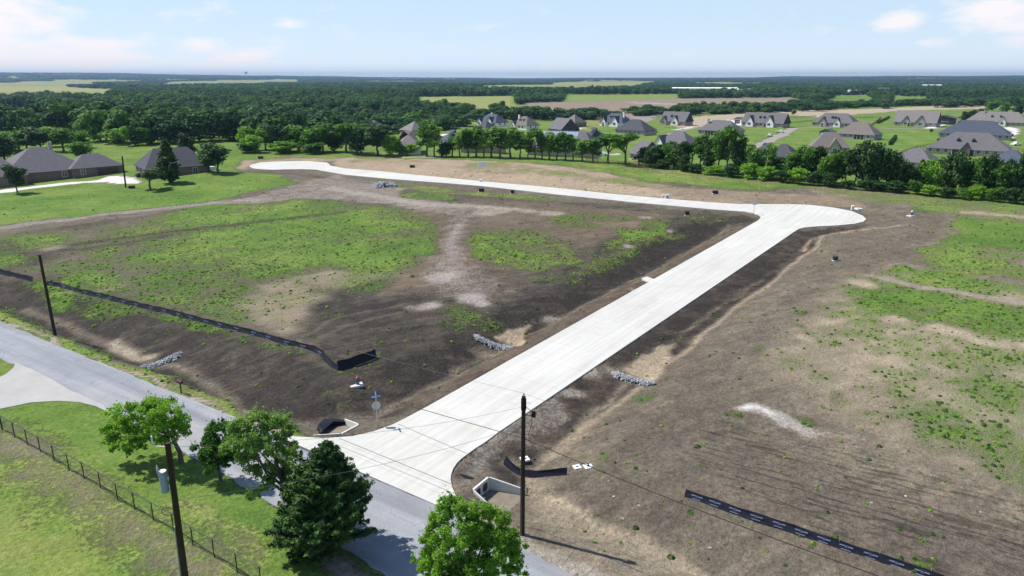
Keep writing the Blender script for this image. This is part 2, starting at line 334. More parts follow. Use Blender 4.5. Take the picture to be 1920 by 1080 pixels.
# left field
dark=dict(tan=.03,pink=0)
paint([(-300,420),(0,440),(300,400),(560,350),(900,360),(1390,400),(1420,412),(1100,600),(760,785),(600,800),(430,775),(130,640),(-300,520)],1,1,tan=.2)
paint([(0,516),(100,546),(400,622),(630,690),(700,680),(900,630),(1090,535),(1280,425),(1395,400),(1422,412),(1100,590),(760,780),(600,800),(430,770),(130,640),(0,590),(-200,540),(-200,490)],.8,1,**dark)
paint([(560,560),(700,500),(800,540),(900,560),(1000,530),(1110,480),(1180,450),(1250,420),(1290,425),(1090,560),(880,650),(700,690),(600,660)],1.5,1,tan=.06)
paint([(740,390),(900,375),(1100,385),(1250,400),(1250,415),(1100,460),(1080,490),(980,510),(880,500),(820,540),(700,560),(780,470)],2,1,tan=.3,pink=.5)
paint([(240,550),(100,520),(-50,490),(-150,445),(60,435),(160,430),(300,402),(470,385),(560,378),(700,385),(790,390),(830,425),(818,480),(790,500),(700,512),(610,520),(560,540),(520,600),(430,612),(330,580)],1.5,1,grass=.56,lush=.6,tan=.35,dead=.35)
paint([(500,400),(700,390),(820,425),(812,495),(700,498),(560,500),(420,500),(300,505),(260,480),(380,440)],2.5,1,grass=.85,lush=.6,dead=.15)
paint([(400,380),(560,372),(690,384),(560,398),(420,420),(330,420),(300,402)],1.5,1,grass=.8,lush=.6)
paint([(270,500),(480,500),(560,505),(500,540),(400,560),(300,540)],2,1,grass=.62,lush=.7,dead=.1)
stroke([(-60,495),(60,470),(200,450),(400,425),(560,408),(640,398)],2.6,1,.8,grass=.15,tan=.03)
stroke([(100,470),(200,462),(330,440)],3,1.2,.7,grass=.1,tan=.1)
stroke([(490,412),(560,425),(640,440)],1.5,.8,.5,grass=.4,tan=.05)
for p,r in [((90,466),3.5),((520,588),3.5),((560,560),3.5),((470,575),3),((540,620),2),((205,540),2)]: blob(p,r,.8,grass=.45,dead=.9,tan=.9,lush=.1)
paint([(470,540),(620,505),(760,512),(700,525),(600,545),(560,600),(520,620),(460,600)],2,.8,grass=.35,dead=.7,tan=.75)
paint([(0,452),(60,456),(120,480),(60,500),(0,500),(-100,480)],1.5,.8,grass=.3,tan=.08)
paint([(20,470),(60,480),(50,500),(0,508),(-80,500)],1,1,grass=.8,lush=.8)
# verge and slope weeds
paint([(90,520),(150,520),(220,560),(420,612),(560,655),(640,700),(560,670),(400,628),(250,590),(190,600),(120,590),(30,530)],1,1,grass=.52,lush=.75)
paint([(600,690),(690,660),(730,670),(740,700),(690,710),(640,715)],1,.9,grass=.5,lush=.5,dead=.3)
paint([(560,700),(640,710),(650,760),(600,750)],1,.8,grass=.42,lush=.6)
paint([(620,740),(680,735),(690,770),(640,775)],.8,.9,grass=.45,lush=.3,dead=.5)
paint([(60,440),(300,395),(560,365),(740,372),(880,420),(880,500),(760,560),(640,560),(560,620),(380,625),(240,600),(60,540),(-100,480)],6,.30,grass=.62,lush=.5,dead=.3)
for p,r in [((700,540),3),((640,590),2.5),((610,640),2),((840,600),3),((300,640),2),((420,650),2.5),((180,560),3),((760,640),2),((1040,520),3),((960,540),2.5)]: blob(p,r,.6,grass=.5,lush=.45,dead=.3)
# second grass patches
paint([(890,428),(1000,428),(1080,450),(1090,488),(1010,506),(880,490),(872,460)],1.5,1,grass=.66,lush=.5,dead=.3)
paint([(1020,405),(1100,398),(1200,408),(1262,413),(1240,438),(1180,450),(1140,430),(1060,425)],1.2,1,grass=.55,lush=.6)
paint([(1110,415),(1200,415),(1190,428),(1120,428)],1,.9,grass=.1,tan=.4,pink=.5)
paint([(1130,455),(1200,440),(1260,425),(1290,432),(1200,480),(1120,525),(1060,540),(1080,500)],1.2,1,grass=.45,lush=.5,dead=.4,tan=.1)
paint([(1180,440),(1235,428),(1245,436),(1190,452)],1,1,grass=.95,lush=.7)
paint([(1270,400),(1340,402),(1380,410),(1340,425),(1280,440),(1240,450),(1250,420)],1,1,grass=.42,lush=.3,dead=.6,tan=.1)
paint([(735,364),(840,362),(852,374),(762,380)],1.2,1,grass=.75,lush=.5,dead=.3)
paint([(560,322),(700,338),(840,353),(980,366),(1100,378),(1060,381),(960,372),(800,361),(700,346),(600,330)],1,1,grass=.55,lush=.4,dead=.4,tan=.4)
paint([(640,345),(720,345),(760,355),(740,362),(660,358)],1,.8,dead=.9,tan=.9)
for p,r in [((900,600),5),((870,610),4),((850,575),3),((760,600),2.5),((655,545),1.5),((1010,520),3)]: blob(p,r,.8,grass=.5,lush=.4,dead=.4)
# tracks
paint([(560,345),(620,326),(700,340),(760,372),(880,383),(980,392),(900,410),(820,400),(740,388),(640,376),(560,374),(480,384),(400,384),(440,374),(500,362)],1.2,.9,grass=0,grey=.55,tan=.4,pink=.3)
stroke([(-200,448),(0,428),(100,414),(200,402),(300,391),(400,381),(480,374)],4.2,1,1,grass=0,grey=.6,tan=.4)
stroke([(620,352),(700,368),(800,384),(900,388),(1000,396)],3,1.2,.7,grey=.8,tan=.7,pink=.3)
stroke([(870,395),(852,430),(850,465),(842,500)],5,1.8,1,grass=0,grey=.42,tan=.3,pink=.5)
stroke([(862,420),(850,450),(845,485)],1.2,.6,.7,grey=.8)
paint([(800,480),(870,478),(940,525),(960,550),(900,575),(820,560),(780,530)],3,.8,grass=0,grey=.5,tan=.35,pink=.4)
for p,r,g in [((880,560),2.5,1),((895,568),1.5,1),((795,572),2,.9),((830,520),3,.9),((1030,400),3,.7),((920,398),4,.5),((1210,407),2,.7),((1250,432),1.5,.7),((1190,462),1.5,.7)]: blob(p,r,.9,grey=g,tan=.6,grass=0)
for q in ([(560,400),(700,440),(790,480)],[(600,372),(720,395),(840,400)],[(1110,470),(1090,520),(1050,560)],[(1130,474),(1112,524),(1075,566)],[(560,640),(620,600),(760,570)],[(575,650),(640,612),(770,582)]): stroke(q,.5,.35,.45,.3,tan=.5,grass=.15)
# beside the new road
# right of the road
paint([(1700,410),(1640,425),(1900,600),(2400,1300),(1300,1200),(1000,960),(860,900),(1060,760),(1300,600),(1540,440)],1.5,1,tan=.34,grass=0)
paint([(1460,440),(1500,430),(1620,423),(1600,430),(1530,440),(1480,475),(1330,590),(1230,660),(1120,750),(1000,860),(900,870),(1000,775),(1160,665),(1400,495)],.7,1,tan=.03,pink=.3)
paint([(1560,440),(1700,430),(1720,470),(1600,560),(1480,640),(1400,700),(1330,680),(1400,580),(1500,500)],2.5,.8,tan=.38)
paint([(1180,760),(1300,720),(1400,760),(1350,830),(1300,900),(1150,860)],2.5,.8,tan=.27)
paint([(1600,520),(1700,498),(1920,540),(2500,640),(2500,1100),(2000,900),(1800,840),(1640,740),(1560,660),(1540,600)],3.5,1,grass=.63,tan=.95,dead=.38,lush=.45)
paint([(1500,650),(1640,740),(1800,840),(1920,880),(2300,980),(2300,1060),(1900,930),(1680,840),(1520,760),(1440,680)],3,.9,tan=.72,grass=.42,grey=.2,dead=.5)
paint([(1500,600),(1580,600),(1640,740),(1560,720),(1480,660)],3,.8,tan=.75,grass=.25,dead=.5)
paint([(1540,830),(1700,860),(1900,930),(2100,1000),(2100,1040),(1880,960),(1700,890)],2.5,.8,tan=.62,grey=.3)
paint([(1605,525),(1700,535),(1800,560),(1920,575),(2300,640),(2300,700),(1920,630),(1800,615),(1680,595),(1610,560)],2.5,.9,grass=.74,lush=.7,dead=.15,tan=.5)
paint([(1620,600),(1760,620),(1900,650),(1920,670),(1800,650),(1660,630)],1.2,.9,grass=.62,lush=.6)
paint([(1640,505),(1760,520),(1900,548),(2100,570),(2100,560),(1900,535),(1700,500)],1,.9,grass=.75,lush=.6,dead=.2)
stroke([(1630,516),(1700,533),(1800,548),(1920,568),(2100,590)],1.8,.6,.9,grass=.02,grey=.6,tan=.6)
for p,r in [((1610,528),2),((1690,598),1.5),((1790,622),2.5),((1850,640),2),((1510,631),1),((1900,645),2.5),((1560,600),1.5)]: blob(p,r,.9,grass=.15,tan=1,dead=1)
for p,r in [((1730,700),3),((1800,720),3),((1860,740),3),((1650,690),2),((1740,770),2.5),((1840,770),2.5),((1860,690),2.5),((1900,760),2.5),((1700,740),2),((1880,820),2.5),((1780,800),2),((1430,590),.7),((1500,586),1),((1500,612),.8),((1440,655),.8),((1740,790),2.2),((1560,740),1.5)]: blob(p,r,.9,grass=.66,lush=.65,dead=.2)
for p,r in [((1085,850),1.3),((1130,855),1.2),((1275,955),1.0),((1310,950),.9),((1210,748),1.6),((1522,790),1),((1385,782),1),((1360,955),.7),((1745,1070),.8),((1670,1045),.4),((1550,1045),.4)]: blob(p,r,1,grass=.62,lush=.75,dead=.1)
paint([(1060,830),(1140,850),(1120,880),(1060,870)],.6,.6,tan=.6,dead=.3)
# road-side slopes: dark cut bank, worn shoulder, pale wash line along each ditch bottom
idx=np.where((DC>-.5)&(DC<14)&(gS>7)&(gS<97))[0]; lf=dR(gx[idx],gy[idx])<4; dn=DC[idx]+(vn(gx[idx],gy[idx],5,71)-.5)*1.1; fade=(sst(gS[idx],7,12)*(1-sst(gS[idx],88,97)))
def rb(d,a,b,soft=.35): return sst(d,a-soft,a+soft)*(1-sst(d,b-soft,b+soft))
for m_,vals in ((rb(dn,-1,4.3)*(~lf),dict(tan=.05,pink=.25,grass=0,grey=0)),(rb(dn,4.45,4.95,.22)*(~lf)*.85,dict(tan=.85,pink=.3)),(rb(dn,-1,3.2,.5)*lf,dict(tan=.20,pink=.55,grass=0)),(rb(dn,3.3,3.6,.2)*lf*.8,dict(tan=.6,pink=.3)),(rb(dn,3.9,8.2,.7)*lf*.9,dict(tan=.0,pink=.1))): apply(m_*fade,idx,vals)
# washouts and sand
dl=dict(tan=1.,grass=0)
stroke([(1720,424),(1680,424),(1640,428),(1590,434),(1545,440),(1520,452),(1500,470)],.5,.3,.9,.35,tan=.9,pink=.9)
stroke([(1500,470),(1470,495),(1430,522),(1400,540),(1370,560),(1330,592),(1290,625),(1240,662),(1222,690)],.35,.3,.25,.35,tan=.85,grass=0)
stroke([(1430,522),(1400,544),(1350,582),(1290,630)],.2,.2,.6,.7,tan=.8,grass=0)
stroke([(1215,700),(1170,730),(1120,765),(1070,815),(1040,845),(1005,880)],.45,.3,.7,.45,tan=.85,grass=0)
stroke([(1110,790),(1060,830),(1030,850)],1.2,.5,.6,.5,tan=.8)
paint([(1180,692),(1200,672),(1240,655),(1285,652),(1250,688),(1228,718),(1175,700)],.3,1,.5,tan=1,grass=0)
paint([(925,632),(945,614),(980,610),(1010,598),(985,620),(968,650),(950,648)],.3,1,.5,tan=1,pink=.4,grass=0)
stroke([(1390,424),(1345,440),(1290,475),(1200,525),(1130,555),(1060,590),(1010,606)],.45,.3,.25,.35,tan=.85)
stroke([(950,650),(880,685),(800,728),(740,765),(690,795)],.6,.35,.5,.35,tan=.6)
paint([(1200,545),(1250,520),(1290,500),(1280,520),(1230,550),(1190,568)],.5,.6,grey=.3,tan=.4)
for p,r,g in [((1120,705),1.6,.7),((1070,735),1.3,.5),((1040,770),1.6,.55),((1160,700),1.2,.5),((1180,545),1.2,.6),((1040,600),1.2,.6),((900,660),1.2,.4),((860,700),1.2,.35),((1090,740),1,.6)]: blob(p,r,.9,grey=g,tan=.5)
paint([(845,885),(870,850),(905,828),(1010,762),(1060,735),(1075,790),(1010,830),(950,850),(900,885),(885,905),(870,925),(890,960),(860,930)],.7,.9,grey=.5,tan=.3,grass=0)
paint([(1000,975),(960,860),(1000,880),(1060,940),(1200,1010),(1360,1085),(1300,1110),(1120,1090)],.8,1,tan=.6,grass=0,dead=.4)
stroke([(1000,915),(1050,945),(1110,980),(1150,1000),(1210,1022),(1330,1078)],.5,.35,.85,.5,tan=.95,grey=.2)
paint([(900,940),(960,960),(1000,1000),(1000,1050),(930,1000)],.8,1,tan=.4,grass=.1,grey=.2)
for p,r in [((985,1010),.9),((1025,1030),.8),((1060,1050),.7),((1130,1075),.8)]: blob(p,r,1,grass=.6,lush=.6)
paint([(915,895),(930,870),(975,880),(975,920),(950,925)],.5,.9,tan=.05)
stroke([(1405,768),(1440,775),(1475,788),(1520,805)],1.6,.7,1,1,grey=1.3,tan=.9)
stroke([(1500,795),(1560,815),(1620,830)],1.2,.8,.6,1,grey=.7,tan=.7)
paint([(1330,790),(1560,830),(1760,900),(2000,960),(2200,1100),(1700,1090),(1500,1000),(1330,880)],2,1,rut=.9)
paint([(1370,560),(1500,520),(1560,560),(1420,660),(1330,680)],2,.7,rut=.45)
paint([(1480,820),(1700,870),(1900,950),(1900,1000),(1600,900)],2,.7,tan=.55)
# asphalt-side ditch washouts (left) and verge
stroke([(50,580),(130,612),(230,660),(270,680),(330,690),(400,728),(500,785)],.9,.5,.6,.5,tan=.7,grey=.35)
stroke([(215,640),(240,655),(262,672),(290,668)],1.2,.5,.9,.5,tan=.9,grey=.4)
stroke([(530,790),(600,800),(680,785),(740,770)],1.6,.8,.7,.6,grey=.45,tan=.3)
def band(s0,s1,u0,u1,soft=.35,o=1.,**vals):
    paintw([su(s0,u0),su(s0,u1),su(s1,u1),su(s1,u0)],soft,o,.35,**vals)
band(-.3,1.5,-300,-12.5,grass=.9,lush=.25,dead=.2,tan=.6)
band(1.2,3.0,-300,-24,.8,.6,grass=.5,lush=.5)
band(-.5,.15,-300,-10,.18,1,grass=.1,tan=.95,grey=.5,dead=.3)
# south of the asphalt: mown lawns
paint([(-400,700),(-400,1500),(1100,1500),(1100,1150),(960,1060),(800,985),(560,870),(380,800),(210,770),(150,755),(60,760),(0,775),(-200,800)],.3,1,.4,grass=1,lush=.5,dead=.05,tan=.3,grey=0)
paint([(-200,740),(0,718),(22,700),(22,690),(0,675),(-200,600)],.3,1,.4,grass=1,lush=.45,dead=0)
stroke([(20,810),(70,890),(150,920),(230,970),(330,1040),(420,1100)],3.0,2.2,.85,1,grass=.60,dead=.75,tan=.8,lush=.4,grey=.25)
stroke([(330,950),(400,985),(480,1040)],1.5,1,.7,1,grass=.75,dead=.8,tan=.6,lush=.2)
paint([(-300,960),(0,930),(120,980),(260,1060),(280,1200),(-300,1300)],2,.8,lush=.12,dead=.25)
paintw([su(-5.5,-12),su(-7,0),su(-9,20),su(-10.6,20),su(-9.2,6),su(-7.3,-3),su(-6.3,-12)],.4,.9,.5,grass=.1,grey=.7,tan=.6,dead=.3)
paintw([su(-.3,8),su(-2.6,19),su(-4.2,34),su(-2.2,34),su(-1.0,20),su(.4,8)],.4,.9,.5,grass=.05,grey=.75,tan=.75)
# house yard on the left
dv=dict(grass=0,grey=1.6,tan=.9)
paint([(-80,369),(0,363),(60,354),(130,346),(185,342),(222,346),(256,345),(264,341),(255,333),(222,329),(196,332),(182,336),(178,339),(130,341),(60,349),(0,356),(-80,361)],.25,1,0,**dv)
stroke([(1742,240),(1770,234)],6,.5,1,0,**dv); stroke([(1262,244),(1300,238),(1335,236),(1365,235)],4,.5,1,0,**dv); paint([(1350,233),(1362,224),(1392,227),(1396,236)],.5,1,0,**dv)
paint([(1876,238),(1912,240),(1915,247),(1895,263),(1880,263),(1892,247)],.5,1,0,**dv); stroke([(1868,314),(1888,302),(1905,297)],7,.5,1,0,**dv); stroke([(795,263),(815,257),(838,251)],4,.5,1,0,**dv)
stroke([(1062,243),(1092,240)],6,.5,1,0,**dv); stroke([(1465,285),(1500,285),(1530,288)],3,.5,1,0,**dv); stroke([(760,295),(830,294)],3,.5,.8,0,**dv); stroke([(1085,296),(1110,290),(1160,289)],4,.5,.9,0,**dv)
paint([(280,352),(400,332),(410,338),(320,355)],1,.4,dead=.5,grass=.5,tan=.5)
# under the new road and the asphalt the ground is plain
# ---- large-scale patchiness baked with the masks
rr=np.hypot(gx,gy)
pn=.30*vn(gx,gy,9,11)+.30*vn(gx,gy,3.6,12)+.22*vn(gx,gy,1.5,13)+.18*vn(gx,gy,.8,14)
pn=(pn-.5)*1.5
gsel=Lr['grass']; cover=np.clip((gsel+pn*np.clip(1.2-np.abs(gsel-.5)*.9,.2,1.2)*.8-.5)*1.25+.5,0,1)*sst(gsel,.0,.1)
cover=np.where(gsel>.97,1,cover); 
Lr['cover']=cover
bf=(1-sst(rr,300,600))
mic=((vn(gx,gy,5.,25)-.5)*.16+(vn(gx,gy,2.2,21)-.5)*.13+(vn(gx,gy,1.0,22)-.5)*.09)*(gS>1)*(DC>.8)*bf*np.where(gsel>.9,.6,1)
mic+=Lr['rut']*bf*.10*(np.sin((gx*.42+gy*.9)*3.4+vn(gx,gy,8,23)*7)*vn(gx,gy,6,24))
gz1=gz0+mic
gz1-=.14*(DC<.05)
sfa=np.interp(gU,[-400,9,14.6,18,34,150],[-.45,-.45,-1.7,-2.2,-3.8,-16]); sne=np.interp(gU,[-400,-60,-25,-9,3,20,150],[-5.8,-5.8,-5.6,-6.6,-7.6,-9.2,-24])
gz1-=.12*(1-sst(gS,sfa-.5,sfa+.35))*sst(gS,sne-.35,sne+.5)*((gU>-400)&(gU<300))
for (cx_,cy_,an_,w_,l_,h_,bz_) in CULV:
    ca,sa=math.cos(an_),math.sin(an_); lx=(gx-cx_)*ca+(gy-cy_)*sa; ly=-(gx-cx_)*sa+(gy-cy_)*ca
    hw=w_/2+.75*np.clip(lx,0,None)/l_; top=bz_+np.interp(lx,[0,l_],[h_,.42])
    near_=np.hypot(np.clip(np.abs(lx-l_/2)-l_/2,0,None),np.clip(np.abs(ly)-w_/2-.6,0,None)); bl=1-sst(near_,.3,2.4)
    zo=gz1*(1-bl)+(top-.1+.05*vn(gx,gy,.6,61))*bl
    run=(lx>=l_)&(np.abs(ly)<hw+.3); rb=sst(lx,l_,l_+4); zr=np.minimum(gz1,(bz_-.03)*(1-rb)+gz1*rb)
    ins_=(lx>-.10)&(lx<l_)&(np.abs(ly)<hw+.17)
    gz1=np.where(ins_,bz_-.08,np.where(run,zr,np.where(DC>.25,np.where(near_<2.4,zo,gz1),gz1)))
ny_,nx_=GX.shape
me=bpy.data.meshes.new('ground'); me.vertices.add(N); me.vertices.foreach_set('co',np.column_stack([gx,gy,gz1]).astype(np.float32).ravel())
ii=np.arange(N).reshape(ny_,nx_); q=np.stack([ii[:-1,:-1],ii[:-1,1:],ii[1:,1:],ii[1:,:-1]],-1).reshape(-1,4); nf=len(q)
me.loops.add(nf*4); me.loops.foreach_set('vertex_index',q.astype(np.int32).ravel())
me.polygons.add(nf); me.polygons.foreach_set('loop_start',np.arange(0,nf*4,4,dtype=np.int32)); me.polygons.foreach_set('use_smooth',np.ones(nf,bool))
me.update(calc_edges=True); me.validate()
for k in ('cover','lush','tan','grey','dead','rut','pink'):
    a=me.attributes.new('g_'+k,'FLOAT','POINT'); a.data.foreach_set('value',Lr[k].astype(np.float32))
# ground material
g=NT('ground'); P=g.pos(); A={k:g.attr('g_'+k) for k in ('cover','lush','tan','grey','dead','rut','pink')}
n_big=g.noise(.09,4,.55,P); n_mid=g.noise(.55,6,.62,P); n_fine=g.noise(3.2,5,.65,P); n_vf=g.noise(11,3,.6,P)
rv=g.mapv(g.mapv(P,(1,1,1),(0,0,R(31))),(.28,2.6,1)); n_rut=g.noise(1.1,5,.6,rv)
rf=g.mapv(g.mapv(P,(1,1,1),(0,0,R(-24))),(.10,1.2,1)); n_streak=g.noise(.8,5,.6,rf)
tn=g.math('ADD',A['tan'],g.math('MULTIPLY',g.math('SUBTRACT',n_mid,.5),.55)); tn=g.math('ADD',tn,g.math('MULTIPLY',g.math('SUBTRACT',n_big,.5),.35))
tn=g.math('ADD',tn,g.math('MULTIPLY',g.math('SUBTRACT',n_streak,.5),.45),clamp=False)
soilc=g.mix(g.ramp(tn,0,.38),(.043,.037,.033),(.143,.120,.092))
soilc=g.mix(g.ramp(tn,.38,1.0),soilc,(.36,.30,.215))
soilc=g.mix(g.math('MULTIPLY',A['pink'],.7),soilc,g.mix(1,soilc,(1.16,.94,.86),'MULTIPLY'))
gr=g.ramp(g.math('ADD',A['grey'],g.math('MULTIPLY',g.math('SUBTRACT',g.math('ADD',g.math('MULTIPLY',n_fine,.45),g.math('MULTIPLY',n_mid,.55)),.5),1.5)),.28,.95)
gr=g.math('MULTIPLY',gr,g.ramp(A['grey'],.0,.12))
soilc=g.mix(g.math('MULTIPLY',gr,.85),soilc,(.33,.305,.285))
soilc=g.mix(g.ramp(A['grey'],1.05,1.5),soilc,(.62,.60,.56))
rutm=g.math('MULTIPLY',g.ramp(n_rut,.55,.66),A['rut']); soilc=g.mix(g.math('MULTIPLY',rutm,.40),soilc,(.035,.03,.025))
soilc=g.mix(1,soilc,g.mix(g.ramp(n_fine,.22,.78),(.55,.55,.55),(1.45,1.45,1.45)),'MULTIPLY')
soilc=g.mix(1,soilc,g.mix(g.ramp(n_vf,.25,.75),(.66,.66,.66),(1.34,1.34,1.34)),'MULTIPLY')
n_m2=g.noise(1.4,6,.7,P,.6); soilc=g.mix(1,soilc,g.mix(g.ramp(n_m2,.3,.7),(.82,.82,.82),(1.18,1.18,1.17)),'MULTIPLY')
def ridged(n_,w_): return g.math('SUBTRACT',1.0,g.ramp(g.math('ABSOLUTE',g.math('SUBTRACT',n_,.5)),0,w_))
tr1=g.noise(.9,2,.45,g.mapv(g.mapv(P,(1,1,1),(0,0,R(-53.4))),(.07,.75,1)),.3); tr2=g.noise(.8,2,.45,g.mapv(g.mapv(P,(1,1,1),(0,0,R(28))),(.06,.7,1)),.3); crk=g.noise(.28,5,.6,P,.8)
tm_=g.math('MULTIPLY',g.math('MAXIMUM',ridged(tr1,.022),ridged(tr2,.018)),g.ramp(n_mid,.42,.58)); ck_=g.math('MULTIPLY',ridged(crk,.007),g.ramp(n_big,.45,.6))
lines=g.math('MAXIMUM',g.math('MULTIPLY',tm_,.20),g.math('MULTIPLY',ck_,.16)); soilc=g.mix(lines,soilc,g.mix(1,soilc,(.42,.42,.42),'MULTIPLY'))
# little dark clods and weeds on bare ground
vo=g.n('ShaderNodeTexVoronoi'); vo.inputs['Scale'].default_value=1.3; g.l(P,vo.inputs['Vector'])
cl_=g.math('MULTIPLY',g.math('LESS_THAN',vo.outputs['Distance'],.16),g.math('GREATER_THAN',n_mid,.53)); soilc=g.mix(g.math('MULTIPLY',cl_,.55),soilc,(.04,.05,.025))
lu=g.math('ADD',A['lush'],g.math('MULTIPLY',g.math('SUBTRACT',n_mid,.5),.9)); lu=g.math('ADD',lu,g.math('MULTIPLY',g.math('SUBTRACT',n_big,.5),1.3)); lu=g.math('ADD',lu,g.math('MULTIPLY',g.math('SUBTRACT',n_streak,.5),.9))
grc=g.mix(g.ramp(lu,0,.55),(.215,.25,.070),(.118,.195,.036)); grc=g.mix(g.ramp(lu,.5,1.05),grc,(.055,.122,.025))
grc=g.mix(g.math('MULTIPLY',g.ramp(g.math('ADD',A['dead'],g.math('MULTIPLY',g.math('SUBTRACT',n_fine,.5),1.3)),.35,1.1),.8),grc,(.31,.265,.14))
grc=g.mix(1,grc,g.mix(g.ramp(n_fine,.25,.75),(.60,.64,.6),(1.40,1.36,1.4)),'MULTIPLY'); grc=g.mix(1,grc,g.mix(g.ramp(n_vf,.25,.75),(.72,.72,.72),(1.28,1.28,1.28)),'MULTIPLY'); grc=g.mix(1,grc,g.mix(g.ramp(n_streak,.3,.7),(.80,.82,.85),(1.2,1.18,1.1)),'MULTIPLY'); grc=g.mix(1,grc,g.mix(g.ramp(n_m2,.3,.7),(.82,.84,.85),(1.18,1.16,1.12)),'MULTIPLY')
nf2=g.ramp(n_fine,.28,.72); nm3=g.ramp(n_m2,.28,.72); nv2=g.ramp(n_vf,.25,.75)
cv=g.math('ADD',A['cover'],g.math('ADD',g.math('MULTIPLY',g.math('SUBTRACT',nf2,.5),.55),g.math('ADD',g.math('MULTIPLY',g.math('SUBTRACT',nm3,.5),.55),g.math('MULTIPLY',g.math('SUBTRACT',nv2,.5),.30)))); cv=g.ramp(cv,.26,.88); cv=g.math('MAXIMUM',cv,g.ramp(A['cover'],.9,1.0)); cv=g.math('MULTIPLY',cv,g.ramp(A['cover'],.02,.12)); cv=g.math('MULTIPLY',cv,.96)
g.col(g.mix(cv,soilc,grc)); g.b.inputs['Roughness'].default_value=.95; g.b.inputs['Specular IOR Level'].default_value=.08
hgt=g.math('ADD',g.math('MULTIPLY',n_fine,.7),g.math('MULTIPLY',n_vf,.3)); hgt=g.math('ADD',hgt,g.math('MULTIPLY',cv,.5)); hgt=g.math('ADD',hgt,g.math('MULTIPLY',n_mid,1.0)); hgt=g.math('SUBTRACT',hgt,g.math('MULTIPLY',rutm,.8)); hgt=g.math('SUBTRACT',hgt,g.math('MULTIPLY',lines,.6))
g.bump(hgt,.9,.24)
me.materials.append(g.m); tag(link('ground',me),'bare graded soil and grass of the development site and the country beyond','ground',kind='structure')

# ------------------------------------------------------------------ roads
def drape(name,poly_xy,dz,mat,zf,label,cat='road',step=None,skirt=.3):
    bm=MB(); n=len(poly_xy)
    vs=[(x,y,float(zf(np.array([x]),np.array([y]))[0])+dz) for x,y in poly_xy]; vb=[(a,b,c-skirt) for a,b,c in vs]
    import mathutils.geometry as mg
    tris=mg.tessellate_polygon([[Vector((a,b,0)) for a,b,c in vs]])
    ar=lambda t:(vs[t[1]][0]-vs[t[0]][0])*(vs[t[2]][1]-vs[t[0]][1])-(vs[t[1]][1]-vs[t[0]][1])*(vs[t[2]][0]-vs[t[0]][0])
    bm.add(vs+vb,[t if ar(t)>0 else (t[0],t[2],t[1]) for t in tris]+[(i,(i+1)%n,n+(i+1)%n,n+i) for i in range(n)])
    o=bm.build(name,mat); return tag(o,label,cat,kind='structure')
_a=plane_at(860,730); CJ=(-math.sin(R(53.4))*_a[0]+math.cos(R(53.4))*_a[1])-3.92
cm_=NT('concrete'); P=cm_.pos(); 
bv=cm_.mapv(cm_.mapv(P,(1,1,1),(0,0,R(-53.4))),(.06,2.2,1)); st=cm_.noise(1.0,5,.6,bv); nb=cm_.noise(.12,4,.6,P); nf_=cm_.noise(2.5,5,.6,P); cracks=cm_.noise(.4,6,.7,cm_.mapv(cm_.mapv(P,(1,1,1),(0,0,R(-53.4))),(.3,1.4,1)))
f=cm_.math('ADD',cm_.math('MULTIPLY',st,.45),cm_.math('ADD',cm_.math('MULTIPLY',nb,.3),cm_.math('ADD',cm_.math('MULTIPLY',nf_,.1),cm_.math('MULTIPLY',cracks,.15))))
cc=cm_.mix(cm_.ramp(f,.36,.64),(.42,.415,.385),(.575,.57,.535))
sp=cm_.n('ShaderNodeSeparateXYZ'); cm_.l(cm_.mapv(P,(1,1,1),(0,0,R(-53.4))),sp.inputs[0])
jt=cm_.math('PINGPONG',sp.outputs[0],2.3); jm=cm_.math('LESS_THAN',jt,.025)
jl=cm_.math('LESS_THAN',cm_.math('ABSOLUTE',cm_.math('SUBTRACT',cm_.math('MODULO',cm_.math('ADD',sp.outputs[1],500.0-CJ),50.0),0.0)),.035)
tyre=cm_.noise(.9,3,.5,cm_.mapv(cm_.mapv(P,(1,1,1),(0,0,R(-53.4))),(.015,1.1,1))); cc=cm_.mix(cm_.math('MULTIPLY',cm_.ramp(tyre,.55,.75),.28),cc,(.36,.345,.32)); dirt=cm_.noise(.35,6,.65,P); cc=cm_.mix(cm_.math('MULTIPLY',cm_.ramp(dirt,.54,.76),.42),cc,(.40,.36,.30))
cc=cm_.mix(cm_.math('MULTIPLY',cm_.math('MAXIMUM',jm,jl),.38),cc,(.2,.2,.19)); cm_.col(cc); cm_.b.inputs['Roughness'].default_value=.85; cm_.bump(st,.15,.02)
pl=lambda x,y: K*s_of(x,y)+np.where(s_of(x,y)>108,-.035*(s_of(x,y)-108)+.9*(1-np.exp(-np.clip(s_of(x,y)-108,0,40)/18.)),0)
drape('concrete_road',road_xy,.06,cm_.m,pl,'new pale concrete road running up to its turning circles','road')
jm_=plain('joint_sealant',(.16,.16,.15),.9)
def jline(a,b,wd,name,label):
    a=Vector(plane_at(*a));b=Vector(plane_at(*b)); d=(b-a).normalized()*.5*wd; nn=Vector((-d.y,d.x))
    m=MB(); m.add([(q.x,q.y,K*s_of(q.x,q.y)+.064) for q in (a-nn,b-nn,b+nn,a+nn)],[(0,1,2,3)]); tag(m.build(name,jm_),label,'joint',kind='structure')
jline((746,796),(876,852),.06,'road_joint_line','joint between the brushed slab and the flared mouth of the new road')
jline((636,823),(846,909),.07,'road_joint_line','sealed joint line across the flared mouth near the asphalt')
am=NT('asphalt'); P=am.pos(); sv=am.mapv(am.mapv(P,(1,1,1),(0,0,R(33.8))),(.05,.9,1)); st=am.noise(1,5,.6,sv); nb=am.noise(.5,5,.65,P); nf_=am.noise(9,4,.7,P)
f=am.math('ADD',am.math('MULTIPLY',st,.55),am.math('ADD',am.math('MULTIPLY',nb,.3),am.math('MULTIPLY',nf_,.15)))
